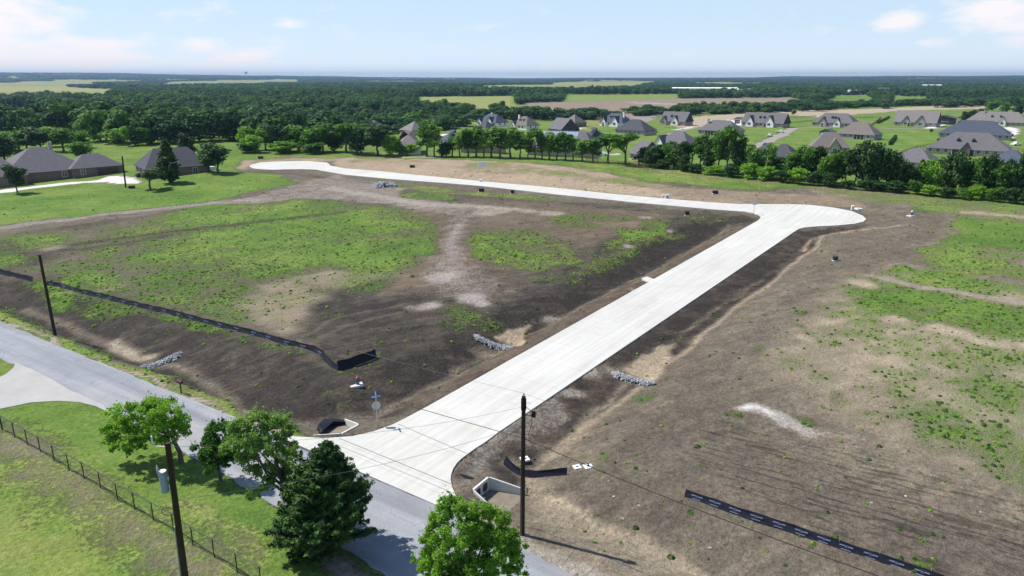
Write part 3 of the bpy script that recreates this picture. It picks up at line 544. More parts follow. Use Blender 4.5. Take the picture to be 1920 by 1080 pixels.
ac=am.mix(am.ramp(f,.3,.7),(.17,.18,.205),(.33,.345,.37)); ac=am.mix(1,ac,am.mix(nf_,(.75,.75,.75),(1.25,1.25,1.25)),'MULTIPLY')
vo=am.n('ShaderNodeTexVoronoi',feature='DISTANCE_TO_EDGE'); vo.inputs['Scale'].default_value=.22; vq=am.n('ShaderNodeTexNoise'); vq.inputs['Scale'].default_value=.9; am.l(P,vq.inputs['Vector']); va_=am.n('ShaderNodeVectorMath',operation='MULTIPLY_ADD'); am.l(vq.outputs['Color'],va_.inputs[0]); va_.inputs[1].default_value=(2.6,2.6,0); am.l(P,va_.inputs[2]); am.l(va_.outputs[0],vo.inputs['Vector'])
pa_=am.noise(.16,4,.6,P); ac=am.mix(am.math('MULTIPLY',am.ramp(pa_,.5,.68),.45),ac,(.37,.345,.32)); wp=am.noise(.5,3,.5,am.mapv(am.mapv(P,(1,1,1),(0,0,R(33.8))),(.012,1.0,1))); ac=am.mix(am.math('MULTIPLY',am.ramp(wp,.52,.7),.4),ac,(.15,.155,.17)); ck=am.math('LESS_THAN',vo.outputs['Distance'],.005); ac=am.mix(am.math('MULTIPLY',ck,am.math('MULTIPLY',am.ramp(am.noise(.5,4,.7,P),.48,.6),.55)),ac,(.05,.05,.05)); am.col(ac); am.b.inputs['Roughness'].default_value=.9; am.bump(nf_,.3,.02)
def edge(s,seed,u0,u1,step,amp):
    out=[]; u=u0; rr_=random.Random(seed)
    while u<=u1: out.append(su(s(u)+rr_.uniform(-amp,amp),u)); u+=step
    return out
S_FAR=lambda u:float(np.interp(u,[-400,9,14.6,18,34,150],[-.45,-.45,-1.7,-2.2,-3.8,-16])); S_NEAR=lambda u:float(np.interp(u,[-400,-60,-25,-9,3,20,150],[-5.8,-5.8,-5.6,-6.6,-7.6,-9.2,-24]))
ap=edge(S_FAR,1,-400,150,.7,.11)+edge(S_NEAR,2,-400,150,.7,.16)[::-1]
drape('asphalt_road',ap,.02,am.m,lambda x,y:x*0,'patched grey asphalt county road along the front of the site','road')
dm=plain('asphalt_patch',(.085,.085,.10),.9,.25,1)
a_,b_=plane_at(512,817),plane_at(868,985)
def strip_s(s0,s1,ua,ub,dz,name,mat,label,amp=.06):
    n=14; bm=MB(); r_=random.Random(5); va=[su(s0+r_.uniform(-amp,amp),ua+(ub-ua)*i/n) for i in range(n+1)]; vb=[su(s1,ua+(ub-ua)*i/n) for i in range(n+1)]
    bm.add([(x,y,dz) for x,y in va+vb],[(i,i+1,n+2+i,n+1+i) for i in range(n)]); return tag(bm.build(name,mat),label,'patch',kind='structure')
strip_s(-1.0,-.46,u_of(*a_),u_of(*b_)-1,.026,'road_patch',dm,'dark asphalt strip where the new concrete meets the old road')
gm=NT('gravel_drive'); P=gm.pos(); nb=gm.noise(.4,5,.6,P); nf_=gm.noise(7,4,.7,P); gm.col(gm.mix(gm.math('ADD',gm.math('MULTIPLY',nb,.6),gm.math('MULTIPLY',nf_,.4)),(.23,.225,.22),(.50,.49,.47))); gm.b.inputs['Roughness'].default_value=.95; gm.bump(nf_,.5,.04)
drv=[plane_at(*p) for p in [(-260,690),(-100,712),(-20,722),(10,708),(26,694),(30,684),(60,696),(100,716),(130,735),(160,748),(195,764),(205,778),(180,766),(150,759),(110,757),(60,761),(0,775),(-100,805),(-280,850)]]
drape('gravel_driveway',drv,.045,gm.m,lambda x,y:x*0,'pale gravel driveway opening off the asphalt road','driveway')

# ------------------------------------------------------------------ vegetation builders
def leaf_mesh(name,cent,nrm,size,mat,seed,long=1.5,droop=0.):
    """one leaf cluster (a bent quad pair) per point"""
    rs=np.random.RandomState(seed); n=len(cent)
    d=nrm+rs.normal(0,.55,(n,3)); d/=np.linalg.norm(d,axis=1)[:,None]+1e-9
    a=rs.normal(0,1,(n,3)); u=np.cross(d,a); u/=np.linalg.norm(u,axis=1)[:,None]+1e-9; v=np.cross(d,u)
    sz=(size*(.45+1.25*rs.beta(1.6,2.2,n)))[:,None]; u=u*sz*long*.5; v=v*sz*.5
    b=d*sz*rs.uniform(.1,.35,n)[:,None]; u[:,2]-=droop*sz[:,0]
    # rhombic leaf: tip, side, tail, side
    V=np.stack([cent-u,cent+v*rs.uniform(.6,1.2,n)[:,None]+b,cent+u,cent-v*rs.uniform(.6,1.2,n)[:,None]+b*.3],1).reshape(-1,3)
    me=bpy.data.meshes.new(name); me.vertices.add(4*n); me.vertices.foreach_set('co',V.astype(np.float32).ravel())
    me.loops.add(4*n); me.loops.foreach_set('vertex_index',np.arange(4*n,dtype=np.int32)); me.polygons.add(n); me.polygons.foreach_set('loop_start',np.arange(0,4*n,4,dtype=np.int32))
    me.update(calc_edges=True)
    t=me.attributes.new('tint','FLOAT','FACE'); lo=(cent[:,0]*.9+cent[:,1]*1.3+cent[:,2]*1.1)
    t.data.foreach_set('value',np.clip(rs.uniform(0,1,n)*.65+.35*vn(cent[:,0],cent[:,1]+cent[:,2]*1.7,.14*max(1e-6,np.ptp(cent[:,2]))+.05,seed),0,1).astype(np.float32))
    me.materials.append(mat); return me
def unit(rs,n):
    v=rs.normal(0,1,(n,3)); return v/np.linalg.norm(v,axis=1)[:,None]
def crown_pts(rs,lobes,n,fill=.35):
    """lobes: (x,y,z,rx,ry,rz)"""
    w_=np.array([l[3]*l[4]+l[4]*l[5]+l[3]*l[5] for l in lobes]); w_=w_/w_.sum(); k=rs.choice(len(lobes),n,p=w_); L=np.array(lobes)[k]
    d=unit(rs,n); d[:,2]=np.where(rs.rand(n)<.3,np.abs(d[:,2]),d[:,2]); rad=np.where(rs.rand(n)<fill,rs.uniform(.35,1,n),rs.normal(.95,.09,n))[:,None]
    p=L[:,:3]+d*rad*L[:,3:]; nn=d/L[:,3:]; nn/=np.linalg.norm(nn,axis=1)[:,None]; nn[:,2]+=.35
    return p,nn
def trunk_mb(H,r,base_to,lobes,rs,lean=(0,0),nb=7):
    m=MB(); top=Vector((lean[0],lean[1],base_to)); 
    pts=[Vector((0,0,-.3)),Vector((lean[0]*.2+rs.uniform(-.02,.02)*H,lean[1]*.2,base_to*.35)),Vector((lean[0]*.6,lean[1]*.6+rs.uniform(-.02,.02)*H,base_to*.7)),top]
    m.tube(pts,[r*1.35,r*1.0,r*.85,r*.7],8)
    ls=sorted(lobes,key=lambda l:-l[3]*l[5])[:nb]
    for l in ls:
        e=Vector((l[0],l[1],l[2]+l[5]*.1)); mid=top.lerp(e,.5)+Vector((rs.uniform(-.1,.1),rs.uniform(-.1,.1),-.12))*(e-top).length
        st=pts[2].lerp(top,rs.uniform(.2,1)); m.tube([st,mid,e],[r*.5,r*.33,r*.1],6,False)
    return m
BARK=plain('bark',(.10,.085,.07),.95,.35,4,bump=.6)
LEAF={'fresh':leafmat('leaves_fresh',(.085,.19,.022),(.18,.35,.036),(.31,.48,.075)),
 'mid':leafmat('leaves_mid',(.04,.10,.02),(.085,.19,.03),(.16,.29,.05)),
 'deep':leafmat('leaves_deep',(.016,.045,.016),(.034,.085,.022),(.07,.14,.035),.15),
 'cedar':leafmat('needles_dark',(.016,.045,.012),(.045,.11,.020),(.12,.21,.035),.1),
 'grey':leafmat('leaves_greygreen',(.10,.19,.05),(.19,.31,.075),(.30,.42,.13)),
 'wood':leafmat('leaves_wood',(.020,.052,.026),(.042,.095,.040),(.08,.15,.052),.2),'wood2':leafmat('leaves_wood_olive',(.034,.072,.026),(.065,.13,.038),(.11,.19,.055),.2),
 'yellow':leafmat('leaves_light',(.06,.12,.02),(.11,.20,.03),(.19,.30,.06))}
def broad(seed,nl=1400,leaf=.55,kind='round'):
    """unit tree, 10 m tall"""
    rs=np.random.RandomState(seed); lob=[]
    if kind=='round': R_,z0,zc,K_=3.6,2.2,6.2,13
    elif kind=='tall': R_,z0,zc,K_=2.5,2.4,6.3,12
    elif kind=='open': R_,z0,zc,K_=3.7,3.2,7.0,9
    else: R_,z0,zc,K_=4.2,.4,4.9,14      # bushy to the ground
    for i in range(K_):
        a=rs.uniform(0,6.283); q=rs.uniform(.15,.75)*R_; zz=rs.uniform(z0+1.2,9.0); k=1-abs((zz-zc)/(10-zc+1.2))**2*.75
        r=rs.uniform(.30,.46)*R_*(1 if kind!='open' else .85)
        lob.append((math.cos(a)*q*k,math.sin(a)*q*k,min(zz,9.9-r*.8),r*rs.uniform(.9,1.25),r*rs.uniform(.9,1.25),r*rs.uniform(.6,.85)))
    if kind!='open': lob.append((0,0,zc,R_*.62,R_*.62,(10-z0)*.36))
    p,nn=crown_pts(rs,lob,nl,.5); p=p+rs.normal(0,.13,p.shape); nn=nn+unit(rs,len(p))*.6; keep=p[:,2]>.15; return p[keep],nn[keep],lob,rs,(1.6 if kind=='bushy' else z0+.9)
PROTO={}
def proto(key,seed,kind,leaf,mat,nl=1500):
    p,nn,lob,rs,bt=broad(seed,nl,leaf,kind)
    me=leaf_mesh('crown',p,nn,leaf,LEAF[mat],seed)
    m=trunk_mb(10,.22 if kind!='bushy' else .18,bt,lob,rs,nb=7)
    tm=bpy.data.meshes.new('trunk'); tm.from_pydata(m.v,[],m.f); tm.materials.append(BARK); tm.polygons.foreach_set('use_smooth',[True]*len(m.f)); tm.update()
    PROTO[key]=(me,tm)
def cedar_pts(seed,n,H=10,Rb=3.0,z0=.5,ragged=.3):
    rs=np.random.RandomState(seed); pts=[];nr=[]
    nb_=150 if n<10000 else 620
    for i in range(nb_):
        t=((i+rs.rand())/nb_)**.9; z=z0+(H-z0)*t; L=Rb*((1-t)**.80)*min(1,(t+.18)*2.6)*rs.uniform(1-ragged,1+ragged*.6)+.12; a=rs.uniform(0,6.283)
        m=int(n/nb_*(.35+1.6*(1-t)))
        q=rs.beta(2.4,1.0,m); side=rs.normal(0,.10,m)*L*(1.25-q)+rs.normal(0,.06,m); rise_=rs.uniform(.15,.75); up=q**1.5*L*rise_+rs.normal(0,.12,m)*(1.3-q)
        x=math.cos(a)*q*L-math.sin(a)*side; y=math.sin(a)*q*L+math.cos(a)*side
        pts.append(np.column_stack([x,y,np.maximum(z+up-.15*L,.15)])); nr.append(np.column_stack([np.full(m,math.cos(a)*.6),np.full(m,math.sin(a)*.6),np.full(m,.8)]))
    p=np.concatenate(pts); return p,np.concatenate(nr)
def proto_cedar(key,seed,leaf,n,Rb=2.4,**k):
    p,nn=cedar_pts(seed,n,10,Rb,**k); me=leaf_mesh('crown',p,nn,leaf,LEAF['cedar'],seed,2.0)
    m=MB(); m.tube([(0,0,-.3),(0,0,4),(0,0,9)],[.24,.15,.03],8); tm=bpy.data.meshes.new('trunk'); tm.from_pydata(m.v,[],m.f); tm.materials.append(BARK); tm.update(); PROTO[key]=(me,tm)
proto('r1',1,'round',.52,'mid',1700); proto('r2',2,'round',.5,'fresh',1700); proto('r3',3,'round',.5,'deep',1800)
proto('t1',4,'tall',.48,'mid',1500); proto('t2',5,'tall',.46,'grey',1300); proto('o1',6,'open',.46,'mid',1300); proto('o2',7,'open',.46,'deep',1300)
proto('b1',8,'bushy',.52,'mid',2000); proto('b2',9,'bushy',.5,'fresh',2000); proto('b3',10,'bushy',.52,'deep',2100); proto('y1',11,'round',.5,'yellow',1500)
proto_cedar('c1',12,.34,3200,2.3)
LOOK={'r1':'round green','r2':'bright green round','r3':'dark dense round','t1':'tall narrow green','t2':'grey-green slender','o1':'open-crowned green','o2':'dark open-crowned','b1':'bushy green','b2':'bright bushy','b3':'dark bushy','y1':'pale yellow-green','c1':'dark upright evergreen'}
NTREE=[0]
def tree(px,py,hpx,wpx,key,label,group=None,zf=hz,cat='tree'):
    p=at(px,py,zf); dist=(p-cam.location).length; depth=p.y*CT-(p.z-CAM_H)*ST
    H=hpx*depth/F_PX/math.cos(PITCH*.6); W=wpx*depth/F_PX
    base={'r':7.4,'t':5.6,'o':7.6,'b':8.6,'y':7.4,'c':4.8}[key[0]]
    NTREE[0]+=1
    o=empty('cedar_tree' if key[0]=='c' else 'broadleaf_tree',p,rnd.uniform(0,6.28),label,cat,group); o.scale=(W/base,W/base,H/10)
    a=link('crown',PROTO[key][0],o); b=link('trunk',PROTO[key][1],o); return o

# ------------------------------------------------------------------ near trees
def big_tree(name,px,py,top,lobes,nleaf,leaf,mat,label,r=.2,fork=2.0,lean=(0,0),seed=1,cat='tree',nb=9,fill=.35,long=1.5):
    p=atg(px,py); o=empty(name,p,0,label,cat); rs=np.random.RandomState(seed)
    # split every lobe into leafy sub-clumps so that gaps open between them
    sub=[]
    for (x,y,z,rx,ry,rz) in lobes:
        for k in range(26):
            d=unit(rs,1)[0]; q=rs.uniform(.35,1.15)*(1 if rs.rand()<.8 else 1.25); e=rs.uniform(.09,.30)
            sub.append((x+d[0]*rx*q,y+d[1]*ry*q,z+d[2]*rz*q,rx*e,ry*e,rz*e*.8))
    nl_=int(nleaf*2.0); SB=np.array(sub); wts=SB[:,3]**2; kk=rs.choice(len(sub),nl_,p=wts/wts.sum()); g3=rs.normal(0,1,(nl_,3)); g3/=np.maximum(1,np.linalg.norm(g3,axis=1)/2.1)[:,None]
    pp=SB[kk,:3]+g3*SB[kk,3:]*.62; cen=np.array([l[:3] for l in lobes]).mean(0); out_=pp-cen; out_/=np.linalg.norm(out_,axis=1)[:,None]+1e-6
    shoot=rs.rand(nl_)<.12; pp[shoot,2]+=np.abs(rs.normal(0,.22,shoot.sum())); nn=out_*.55+g3*.25+unit(rs,nl_)*.8; nn[:,2]+=.3
    link('crown',leaf_mesh('crown',pp,nn,leaf*.8,LEAF[mat],seed,long),o)
    m=trunk_mb(fork*2,r,fork,lobes,rs,lean,nb)
    for l in sub[::4]:
        c=min(lobes,key=lambda q:(q[0]-l[0])**2+(q[1]-l[1])**2+(q[2]-l[2])**2); m.tube([c[:3],l[:3]],[r*.14,r*.05],5,False)
    m.build('trunk',BARK,o,smooth=True); return o
def rel(px,py,depth_like):
    """point above/beside a base that shows at a pixel, at the base's own depth"""
    d=ray(px,py); t=depth_like/(d[1]); return Vector((d[0]*t,d[1]*t,CAM_H+d[2]*t))
def lobes_from(base_px,specs,ydepth=0):
    """specs: (px,py,rpx,depth offset m, flatness)"""
    b=atg(*base_px); out=[]
    for (x,y,r,dy,fl) in specs:
        q=rel(x,y,b.y+dy); k=(q-cam.location).length/F_PX; out.append((q.x-b.x,q.y-b.y,q.z-b.z,r*k,r*k,r*k*fl))
    return out
# T1 oak-like tree behind the service pole
sp=[(285,768,26,0,.9),(320,775,26,-.6,.9),(330,805,24,.6,.8),(298,800,24,-1,.8),(262,792,26,.6,.8),(235,772,22,-.4,.85),(222,805,24,.3,.8),(248,822,22,-1,.7),(300,765,22,1.2,.9),(285,815,20,1.0,.7),(344,792,14,0,.8),(210,822,13,0,.7),(216,836,10,.2,.7),(243,843,11,-.3,.7),(262,834,11,.4,.7),(300,828,11,.3,.7),(205,800,10,0,.8)]
big_tree('oak_tree',340,868,0,lobes_from((340,868),sp),12500,.13,'fresh','spreading fresh green tree behind the service pole with its grey transformer',r=.17,fork=2.6,lean=(-.5,0),seed=21)
sp=[(405,815,22,0,.9),(395,838,24,.4,.85),(425,830,22,-.4,.9),(408,858,24,0,.8),(385,850,16,-.3,.8),(432,855,14,.3,.8),(415,800,13,0,1)]
big_tree('small_tree',414,902,0,lobes_from((414,902),sp),7500,.14,'mid','small dark green tree beside the road, between the two bigger leafy trees',r=.12,fork=1.9,seed=22)
sp=[(485,790,30,0,.9),(520,790,26,.5,.9),(455,800,26,-.5,.85),(470,830,34,.3,.85),(510,835,30,-.6,.85),(540,810,16,.4,.8),(440,835,20,.2,.8),(485,865,28,0,.8),(530,875,30,.5,.8),(560,900,26,0,.8),(500,905,16,-.8,.7),(545,850,20,-.5,.8),(580,885,18,.6,.8),(478,925,12,-.6,.6)]
big_tree('elm_tree',552,972,0,lobes_from((552,972),sp),15000,.12,'grey','tall airy tree with pale small leaves, left of the dark cedar',r=.2,fork=2.4,lean=(-.5,.2),seed=23)
# T4 cedar
p=atg(598,1030); o=empty('cedar_tree',p,0,'large dark cedar with ragged feathery tips by the asphalt road','tree')
tp=rel(612,832,p.y); Hc=tp.z-p.z
pp,nn=cedar_pts(31,80000,Hc,3.35,.2,.48); pp[:,0]+= (tp.x-p.x)*(pp[:,2]/Hc)
link('crown',leaf_mesh('crown',pp,nn,.10,LEAF['cedar'],31,2.6),o); m=MB(); m.tube([(0,0,-.3),(0,0,Hc*.5),(tp.x-p.x,0,Hc*.93)],[.26,.16,.03],8); m.build('trunk',BARK,o)
# T5 bush-round tree at the bottom edge
sp=[(850,948,24,0,.95),(825,975,26,.4,.9),(880,975,30,-.3,.9),(920,975,28,.2,.9),(945,1005,26,-.2,.9),(900,1010,34,.6,.85),(850,1010,34,-.6,.85),(812,1015,24,.2,.9),(960,1035,22,0,.8),(920,1045,32,-.6,.85),(870,1050,34,.4,.85),(820,1055,30,-.2,.85),(790,1060,16,0,.8),(960,1065,20,.3,.8),(900,1085,34,-.8,.8),(840,1090,30,-.8,.8)]
big_tree('young_oak_tree',880,1150,0,lobes_from((880,1150),sp),34000,.10,'fresh','full rounded leafy tree in front of the concrete road mouth, cut by the bottom edge',r=.16,fork=1.5,seed=25,fill=.45)
# house trees on the left
tree(33,362,54,44,'r3','round clipped dark tree on the lawn before the brick house')
tree(283,356,48,64,'o2','low spreading tree between the black pole and the tall evergreen')
tree(319,343,78,54,'c1','tall dark evergreen standing against the dark-roofed house')
tree(410,324,56,66,'r3','dark round tree shading the white car beside the dark-roofed house')
tree(392,322,48,40,'r1','green tree behind the dark round tree near the white car')
tree(353,312,62,42,'b3','tall dark tree rising behind the ridge of the dark-roofed house')
tree(158,296,32,54,'b1','low green tree behind the garage roof of the brick house')
def row(items,where,group,keys_cat='tree',wk=1.0,hk=1.0):
    used={}
    for i,(px,py,h,w_,k) in enumerate(items):
        nm=ordn(i); tree(px,py,h*hk,w_*wk,k,f"{LOOK[k]} tree, {nm} from left {where}",group)
def ordn(i):
    a=['first','second','third','fourth','fifth','sixth','seventh','eighth','ninth','tenth','eleventh','twelfth','thirteenth','fourteenth','fifteenth','sixteenth','seventeenth','eighteenth','nineteenth','twentieth']
    if i<20: return a[i]
    t={2:'twenty',3:'thirty',4:'forty',5:'fifty',6:'sixty'}[(i+1)//10]
    return t+'-'+a[(i+1)%10-1] if (i+1)%10 else {3:'thirtieth',4:'fortieth',5:'fiftieth',6:'sixtieth'}[(i+1)//10]
row([(8,300,42,60,'b3'),(30,282,34,50,'b1'),(52,284,40,54,'r1'),(78,285,42,56,'r3'),(119,285,44,50,'r1'),(146,278,30,40,'b1'),(90,276,34,40,'r2')],'behind the brick house','trees behind the brick house',wk=1.2,hk=1.1)
row([(222,272,30,34,'r2'),(240,274,36,30,'r2'),(258,272,42,44,'b3'),(276,272,34,40,'b1'),(312,270,18,30,'b1'),(340,268,14,20,'b2')],'along the foot of the dark wood','trees at the edge of the wood')
row([(462,282,40,36,'r2'),(478,286,32,34,'b2'),(498,281,42,44,'r1'),(520,284,46,42,'r3'),(545,283,34,40,'b2'),(560,283,48,44,'r1'),(585,284,44,50,'b1'),(606,285,52,46,'r1'),(628,285,44,40,'b3'),(650,288,54,60,'o1'),(672,290,46,44,'b3'),(708,291,50,56,'r3'),(730,292,38,34,'b2'),(470,286,20,40,'b1'),(535,287,22,44,'b2'),(590,288,20,40,'b1')],'beyond the far turning circle','trees beyond the far turning circle',wk=1.25,hk=1.08)
row([(745,291,26,26,'b2'),(765,290,20,40,'b2'),(800,293,62,44,'t1'),(815,294,54,34,'t2'),(836,294,26,34,'b3'),(848,293,34,26,'t1'),(862,294,44,30,'t2'),(878,294,50,34,'t1'),(893,294,54,36,'t1'),(908,295,44,30,'t2'),(922,295,56,38,'t2'),(938,296,52,36,'t1'),(957,296,56,40,'t2'),(975,296,46,30,'t1'),(990,297,34,24,'t1'),(1003,298,56,36,'o1'),(1016,299,44,28,'t1'),(1030,299,50,32,'t2'),(1044,300,46,28,'t1'),(1060,301,50,32,'t1'),(1074,301,44,26,'t2'),(1092,303,40,34,'t2'),(1112,304,42,36,'t1'),(1140,306,54,52,'o1'),(1172,309,58,56,'o1')],'in the thin row along the ridge','trees in the thin row along the ridge',wk=1.2,hk=1.05)
T=[]
rt=random.Random(3)
xs_=[1212,1230,1246,1262,1280,1297,1312,1330,1346,1362,1384,1402,1420,1442,1458,1478,1494,1512,1530,1546,1566,1584,1602,1620,1640,1660,1678,1700,1722,1742,1758,1776,1796,1812,1832,1850,1868,1886,1904,1922]
hs_=[34,40,46,44,52,60,66,62,84,92,70,60,58,66,40,44,56,72,66,60,62,70,80,88,84,70,60,48,56,62,58,76,82,70,76,82,72,74,92,96]
ks_=['b3','b3','r3','b1','b3','o2','t1','b3','r1','o1','b3','t2','b1','t2','b3','b1','o1','r1','b3','b1','b3','r1','r3','b3','b3','r3','b1','b3','c1','b2','r2','b3','r3','b1','c1','b3','r1','b3','c1','b3']
for x,h,k in zip(xs_,hs_,ks_):
    yb=np.interp(x,[1200,1300,1400,1500,1600,1700,1800,1920],[310,321,333,342,353,359,369,380])
    T.append((x,yb-rt.uniform(0,5),h,{'b':52,'r':50,'o':46,'t':34,'c':34}[k[0]]*rt.uniform(.85,1.1),k))
row(T,'in the dense belt right of the ridge row','trees in the dense belt on the right')
T=[]
for i in range(24):
    x=1215+i*31+rt.uniform(-6,6); yb=np.interp(x,[1200,1300,1400,1500,1600,1700,1800,1920],[312,323,335,345,355,362,372,383]); T.append((x,yb,rt.uniform(16,32),rt.uniform(34,50),rt.choice(['b3','b1','b3','b2'])))
row(T,'among bushes fronting the dense belt','bushes along the foot of the dense belt')
# small garden trees of the estate
row([(1390,262,12,12,'r1'),(1488,215,10,12,'b1'),(1640,252,8,9,'b1'),(1745,248,7,9,'b1'),(1850,262,9,10,'r1'),(1760,268,9,9,'r1'),(1700,299,8,10,'b3'),(1520,284,12,12,'r2'),(1120,285,14,18,'b1'),(868,237,14,10,'r1'),(880,236,13,9,'r1'),(1822,228,22,22,'b3'),(1808,229,20,20,'b3'),(1838,226,22,24,'r3'),(1905,222,26,26,'r3'),(1880,214,24,26,'b1'),(1860,208,20,30,'b1')],'among the estate gardens','garden trees of the estate')

# ------------------------------------------------------------------ the woods: thousands of trees, one object
def instancer(name,P_,scl,rot,idx,protos,label,cat):
    me=bpy.data.meshes.new(name); n=len(P_); me.vertices.add(n); me.vertices.foreach_set('co',P_.astype(np.float32).ravel())
    for k,v,t in (('i_scl',scl,'FLOAT_VECTOR'),('i_rot',rot,'FLOAT'),('i_idx',idx,'INT')):
        a=me.attributes.new(k,t,'POINT')
        if t=='FLOAT_VECTOR': a.data.foreach_set('vector',v.astype(np.float32).ravel())
        else: a.data.foreach_set('value',v.astype(np.int32 if t=='INT' else np.float32))
    col=bpy.data.collections.new(name+'_shapes')
    for i,pm in enumerate(protos):
        o=bpy.data.objects.new(f'{name}_shape_{chr(97+i)}',pm); col.objects.link(o)
    ng=bpy.data.node_groups.new(name,'GeometryNodeTree'); ng.interface.new_socket('Geometry',in_out='INPUT',socket_type='NodeSocketGeometry'); ng.interface.new_socket('Geometry',in_out='OUTPUT',socket_type='NodeSocketGeometry')
    I=ng.nodes.new('NodeGroupInput');O=ng.nodes.new('NodeGroupOutput');IP=ng.nodes.new('GeometryNodeInstanceOnPoints'); CI=ng.nodes.new('GeometryNodeCollectionInfo'); CI.inputs[0].default_value=col; CI.inputs['Separate Children'].default_value=True; CI.inputs['Reset Children'].default_value=True
    def na(nm,t):
        q=ng.nodes.new('GeometryNodeInputNamedAttribute'); q.data_type=t; q.inputs[0].default_value=nm; return [s for s in q.outputs if s.enabled][0]
    ng.links.new(I.outputs[0],IP.inputs['Points']); ng.links.new(CI.outputs[0],IP.inputs['Instance']); IP.inputs['Pick Instance'].default_value=True
    ng.links.new(na('i_idx','INT'),IP.inputs['Instance Index']); ng.links.new(na('i_scl','FLOAT_VECTOR'),IP.inputs['Scale'])
    cx=ng.nodes.new('ShaderNodeCombineXYZ'); ng.links.new(na('i_rot','FLOAT'),cx.inputs[2]); ng.links.new(cx.outputs[0],IP.inputs['Rotation']); ng.links.new(IP.outputs[0],O.inputs[0])
    o=link(name,me); md=o.modifiers.new('scatter','NODES'); md.node_group=ng; return tag(o,label,cat,kind='stuff')
def far_crown(seed,mat,n,leaf,wide=1.):
    rs=np.random.RandomState(seed); lob=[]
    for q in range(9):
        a=rs.uniform(0,6.283); d=rs.uniform(.9,2.9)*wide; lob.append((math.cos(a)*d,math.sin(a)*d,rs.uniform(4.2,8.0)-d*.35,rs.uniform(1.3,2.1)*wide,rs.uniform(1.3,2.1)*wide,rs.uniform(1.0,1.6)))
    lob.append((0,0,6.6,2.6*wide,2.6*wide,2.3)); lob.append((0,0,3.4,2.9*wide,2.9*wide,3.2))
    p,nn=crown_pts(rs,lob,n,.12); nn[:,2]+=.3; return leaf_mesh('far_crown',p,nn,leaf,LEAF[mat],seed,1.1)
mid_p=[far_crown(50+i,m_,620,.95) for i,m_ in enumerate(('wood','wood','wood2','wood2','mid','wood2'))]
far_p=[far_crown(60+i,m_,150,2.1,1.25) for i,m_ in enumerate(('wood','wood','wood','wood2'))]
rs=np.random.RandomState(77)
def scatter(r0,r1,sp):
    n=int(.5*1.28*(r1*r1-r0*r0)/(sp*sp)); r=np.sqrt(rs.uniform(r0*r0,r1*r1,n)); a=rs.uniform(-.64,.64,n); return r*np.sin(a),r*np.cos(a)
fieldw=[[tuple(at(*q)[:2]) for q in p] for p,v in FIELDS]+[[tuple(at(*q)[:2]) for q in HOODS]]
belts=[[(1175,218),(1300,216),(1420,212),(1560,208),(1560,203),(1400,205),(1175,212)],[(1480,206),(1600,203),(1760,198),(1900,197),(1900,190),(1600,197),(1480,200)],[(880,228),(1000,224),(1135,224),(1135,217),(900,222)]]
beltw=[[tuple(at(*q)[:2]) for q in p] for p in belts]
def keep_mask(x,y):
    r=np.hypot(x,y); k=np.ones(len(x),bool)
    for p in fieldw: k&=polydist(x,y,p)>4
    k&=s_of(x,y)>np.interp(u_of(x,y),[-190,-150,-110],[112,125,150])
    # farmland openings far away
    op=vn(np.arctan2(x,y)*5200,r*.55,700,31)*.65+vn(x,y,230,32)*.35; k&=~((op>.585+.05*(x<0))&(r>1700))
    for p in beltw: k|=(polydist(x,y,p)<0)&(rs.rand(len(x))<.9)
    return k
PP=[];SC=[];IX=[]
for r0,r1,spc,hs,ws in ((230,1300,8.6,1.0,1.4),(1300,2600,12,.95,1.5)):
    x,y=scatter(r0,r1,spc); k=keep_mask(x,y); x=x[k];y=y[k]; n=len(x); z=hb(x,y)
    hh=rs.uniform(.6,1.35,n)*hs*(.75+.55*vn(x,y,90,41)); ww=rs.uniform(.6,1.35,n)*ws; PP.append(np.column_stack([x,y,z])); SC.append(np.column_stack([ww,ww*rs.uniform(.75,1.25,n),hh]))
    SC[-1][:,2]*=np.where((x>-60)&(np.hypot(x,y)<1200),.68,1); t=vn(x,y,60,42)+rs.uniform(-.25,.25,n); IX.append(np.where(t<.35,1,np.where(t<.5,3,np.where(t<.62,0,np.where(t<.76,2,np.where(t<.9,4,5))))))
PP=np.concatenate(PP);SC=np.concatenate(SC);IX=np.concatenate(IX)
instancer('woods',PP,SC,rs.uniform(0,6.28,len(PP)),IX,mid_p,'continuous dark green woodland filling the valley behind the houses','woodland')
PP=[];SC=[];IX=[]
for r0,r1,spc,hs,ws in ((2600,5500,22,.85,2.6),(5500,12800,48,1.2,5.6)):
    x,y=scatter(r0,r1,spc); k=keep_mask(x,y); x=x[k];y=y[k]; n=len(x); z=hb(x,y)
    hh=rs.uniform(.8,1.2,n)*hs; ww=rs.uniform(.8,1.25,n)*ws; PP.append(np.column_stack([x,y,z])); SC.append(np.column_stack([ww,ww,hh])); IX.append(rs.randint(0,4,n))
PP=np.concatenate(PP);SC=np.concatenate(SC);IX=np.concatenate(IX)
instancer('distant_woods',PP,SC,rs.uniform(0,6.28,len(PP)),IX,far_p,'bluish tree cover stretching over the plain to the horizon','woodland')
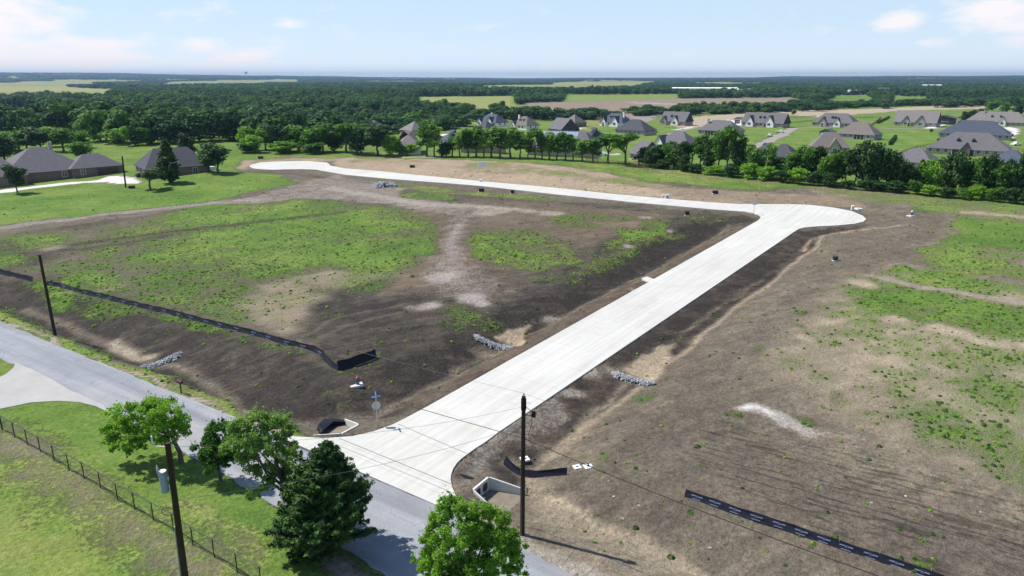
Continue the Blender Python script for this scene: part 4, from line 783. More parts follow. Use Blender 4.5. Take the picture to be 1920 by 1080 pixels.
# weeds and grass tufts on the near ground
def tuft(seed,mat,n=26,h=.22,r=.26):
    rs_=np.random.RandomState(seed); p=unit(rs_,n)*np.array([r,r,h]); p[:,2]=np.abs(p[:,2]); nn=p/np.array([r,r,h]); nn[:,2]+=.3; return leaf_mesh('tuft',p,nn,.16,LEAF[mat],seed,1.8)
tp_=[tuft(80,'mid'),tuft(81,'fresh'),tuft(82,'fresh'),tuft(83,'grey')]
from bisect import bisect_left
def grid_lookup(arr,x,y):
    A_=arr.reshape(ny_,nx_); ix=np.clip(np.searchsorted(xs,x)-1,0,nx_-2); iy=np.clip(np.searchsorted(ys,y)-1,0,ny_-2); fx=(x-xs[ix])/(xs[ix+1]-xs[ix]); fy=(y-ys[iy])/(ys[iy+1]-ys[iy])
    return (A_[iy,ix]*(1-fx)+A_[iy,ix+1]*fx)*(1-fy)+(A_[iy+1,ix]*(1-fx)+A_[iy+1,ix+1]*fx)*fy
n=300000; rr_=np.sqrt(rs.uniform(30**2,190**2,n)); a=rs.uniform(-.66,.66,n); x=rr_*np.sin(a); y=rr_*np.cos(a)
cov=grid_lookup(Lr['cover'],x,y); gg=grid_lookup(Lr['grass'],x,y); dcc=grid_lookup(DC,x,y); ss=s_of(x,y)
pr=np.clip((cov-.25)*1.6,0,1)*(1-.72*sst(gg,.6,.85))*.8*np.where(ss<-.2,.0,1)*(dcc>.6)*np.clip(1.25-rr_/130,.0,1)*.5*np.where(ss>140,.0,1)
pr+=(dcc>1.2)*(ss>1)*(ss<135)*.012*np.where(grid_lookup(Lr['grey'],x,y)<.3,1,0)
k=rs.rand(n)<pr; x=x[k];y=y[k]; z=grid_lookup(gz1,x,y); m_=len(x); sc_=rs.uniform(.22,.7,m_)*np.where(rs.rand(m_)<.06,1.4,1)
dd_=grid_lookup(Lr['dead'],x,y); ix_=np.where(rs.rand(m_)<dd_*.7,np.where(rs.rand(m_)<.5,2,3),np.where(rs.rand(m_)<.45,1,0))
instancer('weeds',np.column_stack([x,y,z-.02]),np.column_stack([sc_,sc_,sc_*rs.uniform(.6,1.2,m_)]),rs.uniform(0,6.28,m_),ix_,tp_,'patchy low weeds and grass tufts sprouting over the graded soil','weeds')
print('weeds',m_,'woods',len(PP))
# ------------------------------------------------------------------ houses
ROOF={'grey':shingle('roof_grey',(.135,.130,.142)),'brown':shingle('roof_brown',(.165,.145,.135)),'dark':shingle('roof_dark',(.070,.072,.085)),'blue':shingle('roof_blue_black',(.075,.088,.12)),'taupe':shingle('roof_taupe',(.19,.175,.17))}
WALL={'white':plain('wall_white',(.84,.83,.80),.85,.05,.5),'stone':brick('wall_stone',(.44,.38,.32),(.30,.26,.225),(.46,.42,.37)),'brick':brick('wall_brick',(.20,.115,.09),(.13,.085,.075),(.28,.25,.22)),'greybrick':brick('wall_grey_brick',(.40,.37,.35),(.29,.27,.26),(.44,.42,.40)),'tan':plain('wall_tan',(.45,.37,.27),.85,.1,.5),'navy':plain('wall_navy',(.035,.04,.055),.7,.15,.5),'blue':plain('wall_blue',(.18,.27,.33),.7,.1,.5)}
GLASS=plain('glass',(.03,.04,.05),.12,.2,.5,spec=.6); TRIM=plain('trim_white',(.70,.69,.66),.6,.05); DARKTRIM=plain('trim_dark',(.06,.055,.05),.6,.1); DOORM=plain('door_dark',(.07,.045,.03),.5,.2)
def roof_prism(m,x0,x1,y0,y1,z,h,inset,ov=.45,th=.14):
    """hip roof (inset>0) or gable roof along x (inset=0)"""
    X0,X1,Y0,Y1=x0-ov,x1+ov,y0-ov,y1+ov; yc=(y0+y1)/2; dz=h*ov/((y1-y0)/2); z0=z-dz
    r0=(X0+ (inset+ov if inset else 0),yc,z+h); r1=(X1-(inset+ov if inset else 0),yc,z+h)
    t=[(X0,Y0,z0),(X1,Y0,z0),(X1,Y1,z0),(X0,Y1,z0),r0,r1]; b=[(a,b_,c-th) for a,b_,c in t]
    m.add(t+b,[(0,1,5,4),(2,3,4,5),(1,2,5),(3,0,4),(6,10,11,7),(8,11,10,9),(7,11,8),(9,10,6),(0,6,7,1),(1,7,8,2),(2,8,9,3),(3,9,6,0)])
def gable_wall(m,x0,x1,y0,y1,z1,h):
    xc=(x0+x1)/2; vs=[(x0,y0,-.6),(x1,y0,-.6),(x1,y0,z1),(xc,y0,z1+h),(x0,y0,z1)]; vs+= [(a,y1,c) for a,b,c in vs]
    m.add(vs,[(0,1,2,3,4),(9,8,7,6,5),(0,5,6,1),(1,6,7,2),(2,7,8,3),(3,8,9,4),(4,9,5,0)])
def house(px,py,wpx,label,rot=-44,depth=12,eave=2.7,rise=3.2,hip=5,wall='white',roof='grey',gables=(),dormers=(),wins=None,door=None,garage=None,chimney=None,dark=None,wing=None,W=None,cat='house',zoff=0,backwins=True):
    p=at(px,py,hb); k=(p-cam.location).length/F_PX
    eave=eave+.25; rise=rise*(1.28 if px>450 else 1.0); gables=[(a,b,c*1.18,d,e) for a,b,c,d,e in gables]
    az_=math.degrees(math.atan2(p.x,p.y)); rel_=R(rot+az_)     # facing relative to the line of sight
    if W is None:
        W=max(6,(wpx*k-abs(math.sin(rel_))*depth)/max(.5,abs(math.cos(rel_))))
    # the front centre sits at p
    o=empty('house' if cat=='house' else cat,p+Vector((0,0,zoff)),R(rot),label,cat)
    x0,x1,y0,y1=-W/2,W/2,0,depth; wm_=WALL[wall]; rm=ROOF[roof]
    m=MB(); m.box(x0,x1,y0,y1,-.8,eave)
    if not hip:
        for xx,d in ((x0,1),(x1,-1)): m.add([(xx+d*.002,y0,eave-.01),(xx+d*.002,y1,eave-.01),(xx+d*.002,(y0+y1)/2,eave+rise-.02)],[(0,1,2) if d<0 else (0,2,1)])
    m.build('wall',wm_,o)
    m=MB(); roof_prism(m,x0,x1,y0,y1,eave,rise,hip); 
    ro=m.build('roof',rm,o)
    for vx,vy,vk in ((x0*.3,.62,.75),(x1*.4,.7,.6)):
        m=MB(); m.tube([(vx,depth*vy,eave+rise*.5),(vx,depth*vy,eave+rise*vk+.4)],.12,6); m.build('roof_vent',DARKTRIM,ro)
    for (xc,gw,gh,pr,gm_) in gables:
        G=MB(); gable_wall(G,xc-gw/2,xc+gw/2,-pr,1.0,eave,gh*.97); gw_=G.build('gable_wall',WALL[gm_],o)
        G=MB(); ov=.35; a=gh/(gw/2); back=min(depth*.5,1.2+gh/ (rise/(depth/2)))
        L=[(xc-gw/2-ov,-pr-ov,eave-a*ov+.05),(xc,-pr-ov,eave+gh+.05),(xc,back,eave+gh+.05),(xc-gw/2-ov,1.0,eave-a*ov+.05)]
        Rr=[(xc+gw/2+ov,-pr-ov,eave-a*ov+.05),(xc,-pr-ov,eave+gh+.05),(xc,back,eave+gh+.05),(xc+gw/2+ov,1.0,eave-a*ov+.05)]
        lo=lambda P_:[(x,y,z-.13) for x,y,z in P_]
        G.add(L+lo(L),[(0,1,2,3),(7,6,5,4),(0,4,5,1),(3,2,6,7),(0,3,7,4)]); G.add(Rr+lo(Rr),[(3,2,1,0),(4,5,6,7),(1,5,4,0),(7,6,2,3),(4,7,3,0)]); G.build('gable_roof',rm,o)
        if gw>3.2:
            win(o,xc,-pr,1.1,1.5,min(1.8,gw*.35))
    for xd in dormers:
        d=depth*.2; z_=eave+rise*(d/(depth/2)); G=MB(); G.box(xd-.6,xd+.6,d,d+2.0,z_-.3,z_+1.0); G.add([(xd-.6,d,z_+1.0),(xd+.6,d,z_+1.0),(xd,d,z_+1.6)],[(0,1,2)]); dm_=G.build('dormer',DARKTRIM if wall!='white' else WALL['white'],o)
        G=MB(); roof_prism(G,d-.05,d+2.6,-.6,.6,0,.62,0,.2,.08); G.v=[(xd+b,a,c+z_+1.02) for a,b,c in G.v]; G.build('dormer_roof',rm,dm_); G=MB(); G.box(xd-.33,xd+.33,d-.03,d+.02,z_+.1,z_+.85); G.build('pane',GLASS,dm_)
    if wins is None:
        occ=[(g_[0]-g_[1]/2-.8,g_[0]+g_[1]/2+.8) for g_ in gables]+([(garage[0]-garage[1]/2-.8,garage[0]+garage[1]/2+.8)] if garage else [])+([(door-1.4,door+1.4)] if door is not None else [])+([(dark[0]-dark[1]/2-.6,dark[0]+dark[1]/2+.6)] if dark else [])
        wins=[x for x in np.arange(x0+1.6,x1-1.2,2.9) if all(not(a<x<b) for a,b in occ)]
    for xw in wins: win(o,float(xw),0,1.05,1.4,1.1)
    for yy in (depth*.3,depth*.7):
        win(o,yy,None,1.05,1.3,1.1,side=x1); win(o,yy,None,1.05,1.3,1.1,side=x0)
    if door is not None:
        yd=min([-g_[3] for g_ in gables if abs(g_[0]-door)<g_[1]/2]+[0]); G=MB(); G.box(door-.75,door+.75,yd-.05,yd+.05,0,2.35); dd=G.build('door',DOORM,o); G=MB(); G.box(door-1.0,door-.76,yd-.1,yd+.05,0,2.6); G.box(door+.76,door+1.0,yd-.1,yd+.05,0,2.6); G.box(door-1,door+1,yd-.1,yd+.05,2.36,2.6); G.build('door_frame',TRIM,dd)
    if garage:
        G=MB(); G.box(garage[0]-garage[1]/2,garage[0]+garage[1]/2,-.05,.03,0,2.2); gd=G.build('garage_door',DARKTRIM,o); G=MB()
        for i in range(4): G.box(garage[0]-garage[1]/2+.05,garage[0]+garage[1]/2-.05,-.075,-.052,.06+i*.54,.54+i*.54)
        G.build('door_panels',plain('garage_panel',(.10,.075,.065),.6,.1),gd)
    if dark:   # porch screen and deep porch shade drawn as one flat dark panel
        G=MB(); a,b=dark[0]-dark[1]/2,dark[0]+dark[1]/2; G.box(a,b,-.04,.02,.05,2.35); G.build('porch_screen_shade',GLASS,o)
        G=MB()
        for xx in np.linspace(a,b,4): G.box(xx-.12,xx+.12,-.22,-.03,0,eave-.1)
        G.build('porch_posts',TRIM if wall in('white','stone') else WALL[wall],o)
    if chimney:
        G=MB(); cx,cy=chimney; zt=eave+rise+.7; G.box(cx-.5,cx+.5,cy-.4,cy+.4,eave,zt); ch=G.build('chimney',WALL['stone'] if wall!='white' else WALL['white'],ro); G=MB(); G.box(cx-.58,cx+.58,cy-.48,cy+.48,zt,zt+.14); G.build('chimney_cap',DARKTRIM,ch) if False else None
    if wing:  # (xc, width, depth, offset y)
        xc,ww,wd,oy=wing; G=MB(); G.box(xc-ww/2,xc+ww/2,oy,oy+wd,-.8,eave-.15); wg=G.build('wing_wall',wm_,o); G=MB(); roof_prism(G,xc-ww/2,xc+ww/2,oy,oy+wd,eave-.15,rise*.68,min(ww,wd)*.38 if hip else 0); G.build('wing_roof',rm,o)
    return o
def win(o,x,y,z,h,wd,side=None):
    G=MB(); Q=MB()
    if side is None:
        for a,b,c,d in ((x-wd/2-.09,x+wd/2+.09,z-.1,z),(x-wd/2-.09,x+wd/2+.09,z+h,z+h+.1),(x-wd/2-.09,x-wd/2,z,z+h),(x+wd/2,x+wd/2+.09,z,z+h),(x-.03,x+.03,z,z+h)): G.box(a,b,y-.07,y+.02,c,d)
        Q.box(x-wd/2,x+wd/2,y-.04,y+.03,z,z+h)
    else:
        sg=1 if side>0 else -1; A_,B_=sorted((side-.02*sg,side+.07*sg)); Aq,Bq=sorted((side-.03*sg,side+.04*sg))
        for a,b,c,d in ((x-wd/2-.09,x+wd/2+.09,z-.1,z),(x-wd/2-.09,x+wd/2+.09,z+h,z+h+.1),(x-wd/2-.09,x-wd/2,z,z+h),(x+wd/2,x+wd/2+.09,z,z+h)): G.box(A_,B_,a,b,c,d)
        Q.box(Aq,Bq,x-wd/2,x+wd/2,z,z+h)
    f=G.build('window',TRIM,o); Q.build('pane',GLASS,f)
def barn(px,py,W,label,rot=-44,depth=8,eave=3.2,rise=1.3,wall='navy',roof='dark',doorc=None,name='shed'):
    p=at(px,py,hb); o=empty(name,p,R(rot),label,'shed'); m=MB(); gable_wall(m,-W/2,W/2,0,depth,eave,rise); m.build('wall',WALL[wall],o)
    m=MB(); roof_prism(m,0,depth,-W/2,W/2,eave,rise,0,.25,.1); m.v=[(b,a,c+.06) for a,b,c in m.v]; m.f=[tuple(reversed(f)) for f in m.f]; m.build('roof',ROOF[roof],o)
    m=MB(); m.box(-W*.32,W*.32,-.06,.02,0,eave*.82); d_=m.build('shed_door',doorc or DARKTRIM,o); m=MB(); m.box(-.03,.03,-.09,-.061,0,eave*.82); m.box(-W*.32,W*.32,-.085,-.061,eave*.4,eave*.43); m.build('door_braces',TRIM,d_); return o
# west: brick house, garage, dark-roofed house
house(95,341,90,'long brick house with steep grey hip roof beside the white drive',rot=46,depth=16,W=19,eave=2.8,rise=5.4,hip=8,wall='brick',roof='grey',chimney=(4.5,13.5),wins=[3.5],wing=(-10,9,12,-2.5))
house(186,331.5,80,'brick double garage with hip roof and dark door at the end of the white drive',rot=46,depth=8.5,W=12.5,eave=2.7,rise=2.9,hip=4.3,wall='brick',roof='grey',garage=(2.4,5.2),wins=[-3.6])
house(338,334,95,'low dark brick house with wide charcoal roof among the round trees',rot=38,depth=13,W=15.5,eave=2.9,rise=4.3,hip=3.5,wall='brick',roof='dark',wins=[4.0,-4],gables=())
WG='white'
house(761,253,52,'small taupe-roofed house standing alone against the dark wood',roof='taupe',wall='tan',rise=3.2,hip=5)
house(686,250,20,'grey hip-roofed house just showing over the ridge trees',roof='grey',wall='greybrick',W=12)
house(543,254,18,'grey roof barely showing between the bright trees past the turning circle',roof='grey',wall='greybrick',W=11)
house(768,290,44,'grey-roofed house with white wall directly behind the ridge trees',roof='taupe',wall='white',rot=10)
house(832,273,44,'dark blue-roofed white house hidden by the slender ridge trees',roof='blue',wall='white')
house(898,252,52,'dark hip-roofed house in front of the twin white gables',roof='dark',wall='greybrick',rise=3.4)
house(912,237,58,'blue-grey roofed house with twin white gables and small chimney',roof='blue',wall='white',rise=3.8,gables=((-6,4,2.4,1,'white'),(3.5,5,2.8,1,'white')),chimney=(-1,6))
house(972,243,54,'brown-roofed white house with two dormers left of the dark gable end',roof='brown',wall='white',rise=3.8,gables=((-4,3.6,2.2,1,'white'),),dormers=(-1,2),chimney=(-5,6))
house(1040,250,56,'grey gabled house whose dark gable end faces the ridge row',roof='grey',wall='navy',rot=-62,rise=4.4,hip=0,eave=2.6,depth=12)
house(1066,238,44,'brown hip-roofed house behind the dark gable end',roof='brown',wall='brick',rise=3.8,garage=(5,4.5))
house(900,287,86,'long taupe-roofed house hidden right behind the slender ridge trees',roof='taupe',wall='tan',rot=-10,rise=2.2)
p_=house(1050,294,88,'low house with solar panels on its grey roof behind the ridge row',roof='grey',wall='tan',rot=-20,rise=3.6,hip=4,W=21)
# solar panels lie on the front slope
m=MB(); 
for i in range(12):
    for j in range(3):
        x=-8.4+i*1.06+j*.1; y0_=.5+j*1.75; sl=3.6*1.28/6; z0_=2.95+y0_*sl+.08; y1_=y0_+1.62; z1_=2.95+y1_*sl+.08
        if j==2 and i<1: continue
        m.add([(x,y0_,z0_),(x+.98,y0_,z0_),(x+.98,y1_,z1_),(x,y1_,z1_),(x,y0_,z0_-.05),(x+.98,y0_,z0_-.05),(x+.98,y1_,z1_-.05),(x,y1_,z1_-.05)],[(0,1,2,3),(0,4,5,1),(1,5,6,2),(2,6,7,3),(3,7,4,0)])
m.build('solar_panels',plain('solar_panel',(.30,.36,.46),.15,.1,1,spec=.8),p_)
house(1100,266,38,'small dark hip roof seen between the ridge tree crowns',roof='dark',wall='greybrick',rise=3)
house(1145,237,60,'white house with arched white gables and blue-black roof and dormers',roof='blue',wall='white',rise=4.2,gables=((-5.5,3.6,2.6,1,'white'),(3.8,5.2,3.2,1.4,'white')),dormers=(-2.4,-.2),chimney=(6.5,5),door=-5.5)
house(1180,253,74,'wide dark hip-roofed house seen from behind, below the arched white gables',roof='dark',wall='greybrick',rise=4.2,hip=7)
house(1260,235,58,'steep grey gabled house with stone end wall by the pale lot',roof='grey',wall='stone',rise=4.6,hip=0,rot=-40,gables=((-6,4,2.6,1,'stone'),(2,5,3,1.2,'white')),dormers=(-2,))
house(1258,283,82,'grey hip-roofed house with a white peaked entrance left of the estate road',roof='grey',wall='white',rise=4.2,hip=6,gables=((-5.5,4.2,3,1.5,'white'),),door=-2.5)
house(1190,301,50,'house with long grey roof sloping to a pale gable, just over the ridge',roof='grey',wall='tan',rot=-58,rise=3.4,hip=0,depth=11)
house(1342,254,80,'hip-roofed grey house with black chimney and screened back porch',roof='grey',wall='greybrick',rise=4,hip=6,dark=(-4,5),chimney=(-7,4),rot=-42)
house(1428,238,80,'long house with two white gables and a pair of small dormers',roof='grey',wall='stone',rise=4.6,hip=0,rot=-42,gables=((-8,5,3.6,1.5,'white'),(5.2,6,3.8,1.5,'white')),dormers=(-2.6,.2),door=2.6)
barn(1382,232,6,'open carport of pale metal left of the two white gables',wall='white',roof='grey',depth=6)
house(1560,238,74,'stone house with arched entrance and paired dormers below the sandy track',roof='grey',wall='stone',rise=4.4,hip=6,rot=-42,gables=((-6,4.6,2.8,1.2,'stone'),(3,4.2,2.6,1.2,'white')),dormers=(-1.2,.6),door=-6)
barn(1546,259,6.2,'small blue shed with white doors beside the estate road',wall='blue',roof='blue',doorc=TRIM,depth=7,eave=3.4)
house(1602,261,70,'brown hip-roofed house with dark screened porch right of the blue shed',roof='brown',wall='greybrick',rise=4.4,hip=6.5,dark=(2,5))
house(1556,288,54,'stone-fronted house with tall arched entry beside the leafy belt',roof='brown',wall='stone',rise=4.4,hip=5,rot=-18,gables=((1.5,4,3,1.4,'stone'),),door=1.5,W=15)
barn(1327,283,5,'small brown-roofed white shed behind the belt trees',wall='white',roof='brown',depth=5,doorc=TRIM)
house(1423,304,26,'narrow bluish house end showing through a gap in the belt trees',roof='blue',wall='blue',W=9,depth=8)
house(1456,309,34,'dark hip roof poking up between the belt trees',roof='dark',wall='greybrick',W=12,depth=10,rise=3.4)
house(1714,237,66,'steep taupe gabled house of grey brick beside the dark metal barn',roof='taupe',wall='greybrick',rise=5.4,hip=0,rot=-40,depth=13,gables=((-5.2,5,3,1.2,'greybrick'),(3.4,6,3.4,1.2,'greybrick')),door=-3.2)
barn(1765,233,14,'dark navy metal barn with wide door beside the grey brick house',wall='navy',roof='dark',depth=12,eave=4.2,rise=1.8,rot=-42)
house(1866,236,84,'taupe hip-roofed house with white gable and two dormers at the far right',roof='taupe',wall='stone',rise=4.8,hip=7,rot=-40,gables=((3.6,4,2.6,1.2,'white'),),dormers=(-3,2),chimney=(-8,5),dark=(-4,4))
barn(1915,236,12,'grey metal barn cut by the right edge of the picture',wall='greybrick',roof='grey',depth=12,eave=3.6)
house(1824,261,98,'big blue-black hip-roofed house seen from its garden side',roof='blue',wall='greybrick',rise=5,hip=9,rot=-38,dark=(-2.5,7),chimney=(-9,5))
house(1812,292,118,'large grey hip-roofed house with two arched dormers and dark timber porch',roof='grey',wall='stone',rise=4.8,hip=9,rot=-38,dormers=(-4,1.4),dark=(-1.5,8),gables=((-.5,3.2,2,2,'brick'),))
house(1705,318,34,'grey roof slope just showing behind the tallest belt trees',roof='grey',wall='greybrick',W=13)
house(1884,322,30,'blue-grey roof corner behind the belt near the right edge',roof='blue',wall='white',W=12)
# far buildings
def farbox(px,py,wpx,hm,label,name='warehouse',wallc='white',dep=40,rot=-10,roof='taupe'):
    p=at(px,py,hb); k=(p-cam.location).length/F_PX; W=wpx*k; o=empty(name,p+Vector((0,0,4)),R(rot),label,name); m=MB(); m.box(-W/2,W/2,0,dep,-6,hm); m.build('wall',WALL[wallc],o); m=MB(); roof_prism(m,-W/2,W/2,0,dep,hm,hm*.22,0,1,.3); m.build('roof',WALL['white'] if roof=='white' else ROOF[roof],o); return o
farbox(1322,175,110,6,'long white industrial building far out among the woods',roof='white',dep=60)
farbox(1388,176,40,4.5,'second white industrial shed right of the long one far away',roof='white',dep=50)
farbox(1656,176,16,7,'tall white farmhouse on its own in the distant trees','farmhouse',dep=10,roof='grey')
farbox(1604,178,20,4,'low white barn left of the distant farmhouse','barn',dep=12,roof='white')
farbox(466,167,18,4,'tiny pale roofed barn in the woods at the left','barn',dep=14,roof='white')
farbox(1526,182,24,4,'grey-roofed cottage half hidden by distant trees','cottage',dep=12,roof='taupe')
farbox(1748,166,26,5,'pale roofed building right of the distant farmhouse','barn',dep=14,roof='white')
def water_tower(px,py,label):
    p=at(px,py,hb); p=p+Vector((0,0,0)); k=(p-cam.location).length/F_PX; o=empty('water_tower',p,0,label,'water tower'); h=11*k; m=MB(); m.tube([(0,0,-5),(0,0,h*.72)],[k*.7,k*.5],10); m.build('stem',WALL['white'],o); m=MB(); m.tube([(0,0,h*.6),(0,0,h*.72),(0,0,h*.86),(0,0,h)],[k*.8,k*2.2,k*2.4,k*.4],14); m.build('tank',plain('tank_paint',(.5,.45,.42),.6),o)
water_tower(462,146,'tiny water tower on the skyline at the left')

# ------------------------------------------------------------------ cars
CARP={}
def car(px,py,rot,paint_,label,L=4.6,H=1.5,pickup=False,cat='car'):
    p=at(px,py,hb)+Vector((0,0,.05)); o=empty('parked_car' if cat=='car' else 'parked_truck',p,R(rot),label,cat); w2=.92
    prof=[(-L/2,.35),(-L/2,.85),(-L*.32,.95),(-L*.16,H),(L*.2,H),(L*.34,.98),(L/2,.92),(L/2,.35)] if not pickup else [(-L/2,.4),(-L/2,.95),(-L*.26,1.05),(-L*.14,H+.25),(L*.08,H+.25),(L*.12,1.05),(L/2,1.0),(L/2,.4)]
    m=MB(); n=len(prof); vs=[(x,-w2*(1 if z<1.1 else .8),z) for x,z in prof]+[(x,w2*(1 if z<1.1 else .8),z) for x,z in prof]; m.add(vs,[tuple(range(n)),tuple(range(2*n-1,n-1,-1))]+[(i,n+i,n+(i+1)%n,(i+1)%n) for i in range(n)]); m.build('body',paint_,o)
    m=MB(); z0_,z1_=1.02,(H if not pickup else H+.25)-.08
    for sg in (-1,1): m.add([(-L*.26,sg*(w2*.93),z0_),((L*.28 if not pickup else L*.08),sg*(w2*.93),z0_),((L*.17 if not pickup else L*.06),sg*(w2*.83),z1_),(-L*.15,sg*(w2*.83),z1_)],[(0,1,2,3) if sg<0 else (3,2,1,0)])
    m.build('side_windows',GLASS,o)
    for x in (-L*.31,L*.31):
        for y in (-.8,.8):
            m=MB(); m.tube([(x,y-.12,.33),(x,y+.12,.33)],.34,12); wl=m.build('wheel',plain('tyre',(.02,.02,.02),.9) if 'tyre' not in CARP else CARP['tyre'],o); CARP['tyre']=wl.data.materials[0]
    return o
WP=plain('paint_white',(.7,.7,.7),.3,.03,1,spec=.5); DP=plain('paint_dark',(.04,.05,.07),.3,.1,1,spec=.5); SP=plain('paint_silver',(.4,.42,.45),.3,.05,1,spec=.5)
car(396,323,40,WP,'white car parked in the shade of the dark round tree',L=4.6)
car(1463,249,150,WP,'white pickup standing by the estate road near the pale drive',L=5.4,pickup=True,cat='pickup truck')
car(1896,256,60,DP,'dark blue car on the broad pale drive at the far right')
car(1905,273,20,WP,'white pickup parked behind the brown rail fence at the right',L=5.4,pickup=True,cat='pickup truck')
car(1226,249,10,SP,'silver car in front of the wide dark hip-roofed house')
car(1130,292,-20,WP,'white car behind the ridge row beside the green verge')
car(1443,256,60,SP,'silver car on the short pale drive left of the estate road')
# ------------------------------------------------------------------ fences
WOOD=plain('fence_wood',(.16,.09,.055),.9,.3,2); STEEL=plain('pipe_black',(.025,.025,.028),.5,.2,2,spec=.4)
def fence_line(pts_w,label,post_gap,h,post_mat,post_w,rails,rail_r,name,solid=None,zf=hz,square=True,group=None,wire=None,cat='fence'):
    pts=[Vector((p[0],p[1])) for p in pts_w]; segs=[]; tot=0; P_=[]
    for a,b in zip(pts,pts[1:]):
        n=max(1,round((b-a).length/post_gap)); P_+= [a.lerp(b,i/n) for i in range(n)]
    P_.append(pts[-1]); base=Vector((P_[0].x,P_[0].y,gz(*P_[0]) if zf is hz else float(hb(P_[0].x,P_[0].y))))
    zz=zf(np.array([p.x for p in P_]),np.array([p.y for p in P_])); V=[Vector((p.x,p.y,float(z)))-base for p,z in zip(P_,zz)]
    o=empty(name,base,0,label,cat,group)
    m=MB(); 
    if square: m.box(-post_w/2,post_w/2,-post_w/2,post_w/2,-.3,h)
    else: m.tube([(0,0,-.3),(0,0,h)],post_w/2,8)
    first=m.build('post',post_mat,o,V[0])
    for v in V[1:]:
        c=first.copy(); C.objects.link(c); c.parent=o; c.location=v
    m=MB()
    for r_ in rails: m.tube([v+Vector((0,0,r_)) for v in V],rail_r,6)
    m.build('rail' if len(rails)==1 else 'rails',post_mat,o)
    return o,V
def pf(px): return [tuple(at(*q)[:2]) for q in px]
fn=[plane_at(*p) for p in ((4,800),(13,806))]
nearf=[tuple(at(*p)[:2]) for p in [(5,806),(28,820),(52,834),(76,847),(102,864),(130,882),(158,897),(189,915),(221,938),(253,955),(288,975),(326,996),(362,1022),(402,1045),(445,1073),(490,1100)]]
o,V=fence_line(nearf,'black pipe-rail fence with wire mesh crossing the front lawn',99,1.35,STEEL,.075,[1.33],.033,'pipe_fence',square=False)
m=MB()
for z in np.arange(.12,1.3,.145): m.tube([v+Vector((0,0,z)) for v in V],.0045,3,False)
for a,b in zip(V,V[1:]):
    n=int((b-a).length/.16)
    for i in range(1,n): q=a.lerp(b,i/n); m.tube([q+Vector((0,0,.1)),q+Vector((0,0,1.3))],.0035,3,False)
m.build('wire_mesh',plain('mesh_wire',(.10,.11,.10),.6),o)
o,V=fence_line([tuple(at(*p)[:2]) for p in [(4,806),(-30,812)]],'black pipe gate hinged on the first fence post at the left edge',99,1.35,STEEL,.08,[.25,.6,.95,1.3],.025,'pipe_gate',square=False,cat='gate')
for i,(pp_,lb) in enumerate([([(1690,288),(1720,278),(1770,271)],'brown rail fence rising left of the big dormered house'),([(1692,305),(1725,304),(1752,303)],'brown rail fence across the lawn before the big dormered house'),([(1690,288),(1686,300),(1692,305)],'short dark side fence linking the two brown rail fences'),([(1866,277),(1892,281),(1925,286)],'brown rail fence right of the blue-black hip roof'),([(1870,292),(1900,294),(1935,296)],'dark rail fence right of the large dormered house'),([(1466,222),(1500,221),(1530,219)],'far rail fence along the sand behind the two white gables'),([(1466,232),(1505,230),(1535,226),(1545,221)],'dark double rail fence right of the two white gables'),([(1590,222),(1650,222)],'rail fence behind the brown hip-roofed house'),([(1625,241),(1640,232),(1652,222)],'slanting dark fence dropping toward the brown hip roof'),([(1100,306),(1140,309),(1180,313),(1215,317)],'dark plank fence at the end of the ridge row'),([(1290,262),(1330,258),(1380,256)],'thin fence behind the hip-roofed grey house')]):
    fence_line(pf(pp_),lb,3.2,1.35,WOOD,.16,[.45,.85,1.25],.06,'rail_fence',zf=hb,group='rail fences of the estate')
m=MB(); a,b=at(1645,231),at(1668,222); 
for nm,(p1,p2),lb in (('hedge',((1645,232),(1667,221)),'long clipped dark hedge left of the grey brick house'),('hedge',((1668,272),(1679,258)),'short clipped dark hedge on the open estate lawn')):
    a,b=at(*p1),at(*p2); d=b-a; n=3500; rs_=np.random.RandomState(5); t=rs_.rand(n)[:,None]; pos=np.array(d)[None,:]*t+rs_.uniform(-.55,.55,(n,1))*np.array([d.y,-d.x,0])[None,:]/d.length; pos[:,2]+=rs_.uniform(0,1.5,n); tag(link(nm,leaf_mesh(nm,pos,unit(rs_,n),.4,LEAF['deep'],3),None,a),lb,'hedge')
# ------------------------------------------------------------------ silt fences
FAB=NT('silt_fabric'); v=FAB.obj(); q=FAB.noise(6,4,.6,v); FAB.col(FAB.mix(q,(.005,.006,.012),(.016,.019,.034))); FAB.b.inputs['Roughness'].default_value=.65; FAB.b.inputs['Specular IOR Level'].default_value=.2; FAB.bump(q,.6,.05); FAB=FAB.m
INK=plain('fabric_print',(.20,.23,.36),.7,.2,8); STAKE=plain('stake_wood',(.30,.22,.13),.9,.3,6)
def text_verts(txt,size):
    cu=bpy.data.curves.new('t','FONT'); cu.body=txt; cu.size=size; cu.align_x='CENTER'; cu.resolution_u=1; o=bpy.data.objects.new('t',cu); C.objects.link(o)
    dg=bpy.context.evaluated_depsgraph_get(); me=o.evaluated_get(dg).to_mesh(); V=[tuple(a.co) for a in me.vertices]; F=[tuple(p.vertices) for p in me.polygons]; o.evaluated_get(dg).to_mesh_clear(); bpy.data.objects.remove(o); bpy.data.curves.remove(cu); return V,F
def marks(n,w_,h_):      # the photo's small print cannot be read: a row of uneven strokes
    r_=random.Random(n); V=[];F=[]
    for i in range(n):
        x=(i-(n-1)/2)*w_; b=len(V); hh=h_*r_.uniform(.75,1); V+=[(x-w_*.36,0,0),(x+w_*.36,0,0),(x+w_*.36,hh,0),(x-w_*.36,hh,0)]; F.append((b,b+1,b+2,b+3))
    return V,F
TXT=[marks(5,.062,.075),text_verts('X',.22),marks(5,.062,.075),marks(14,.04,.045)]
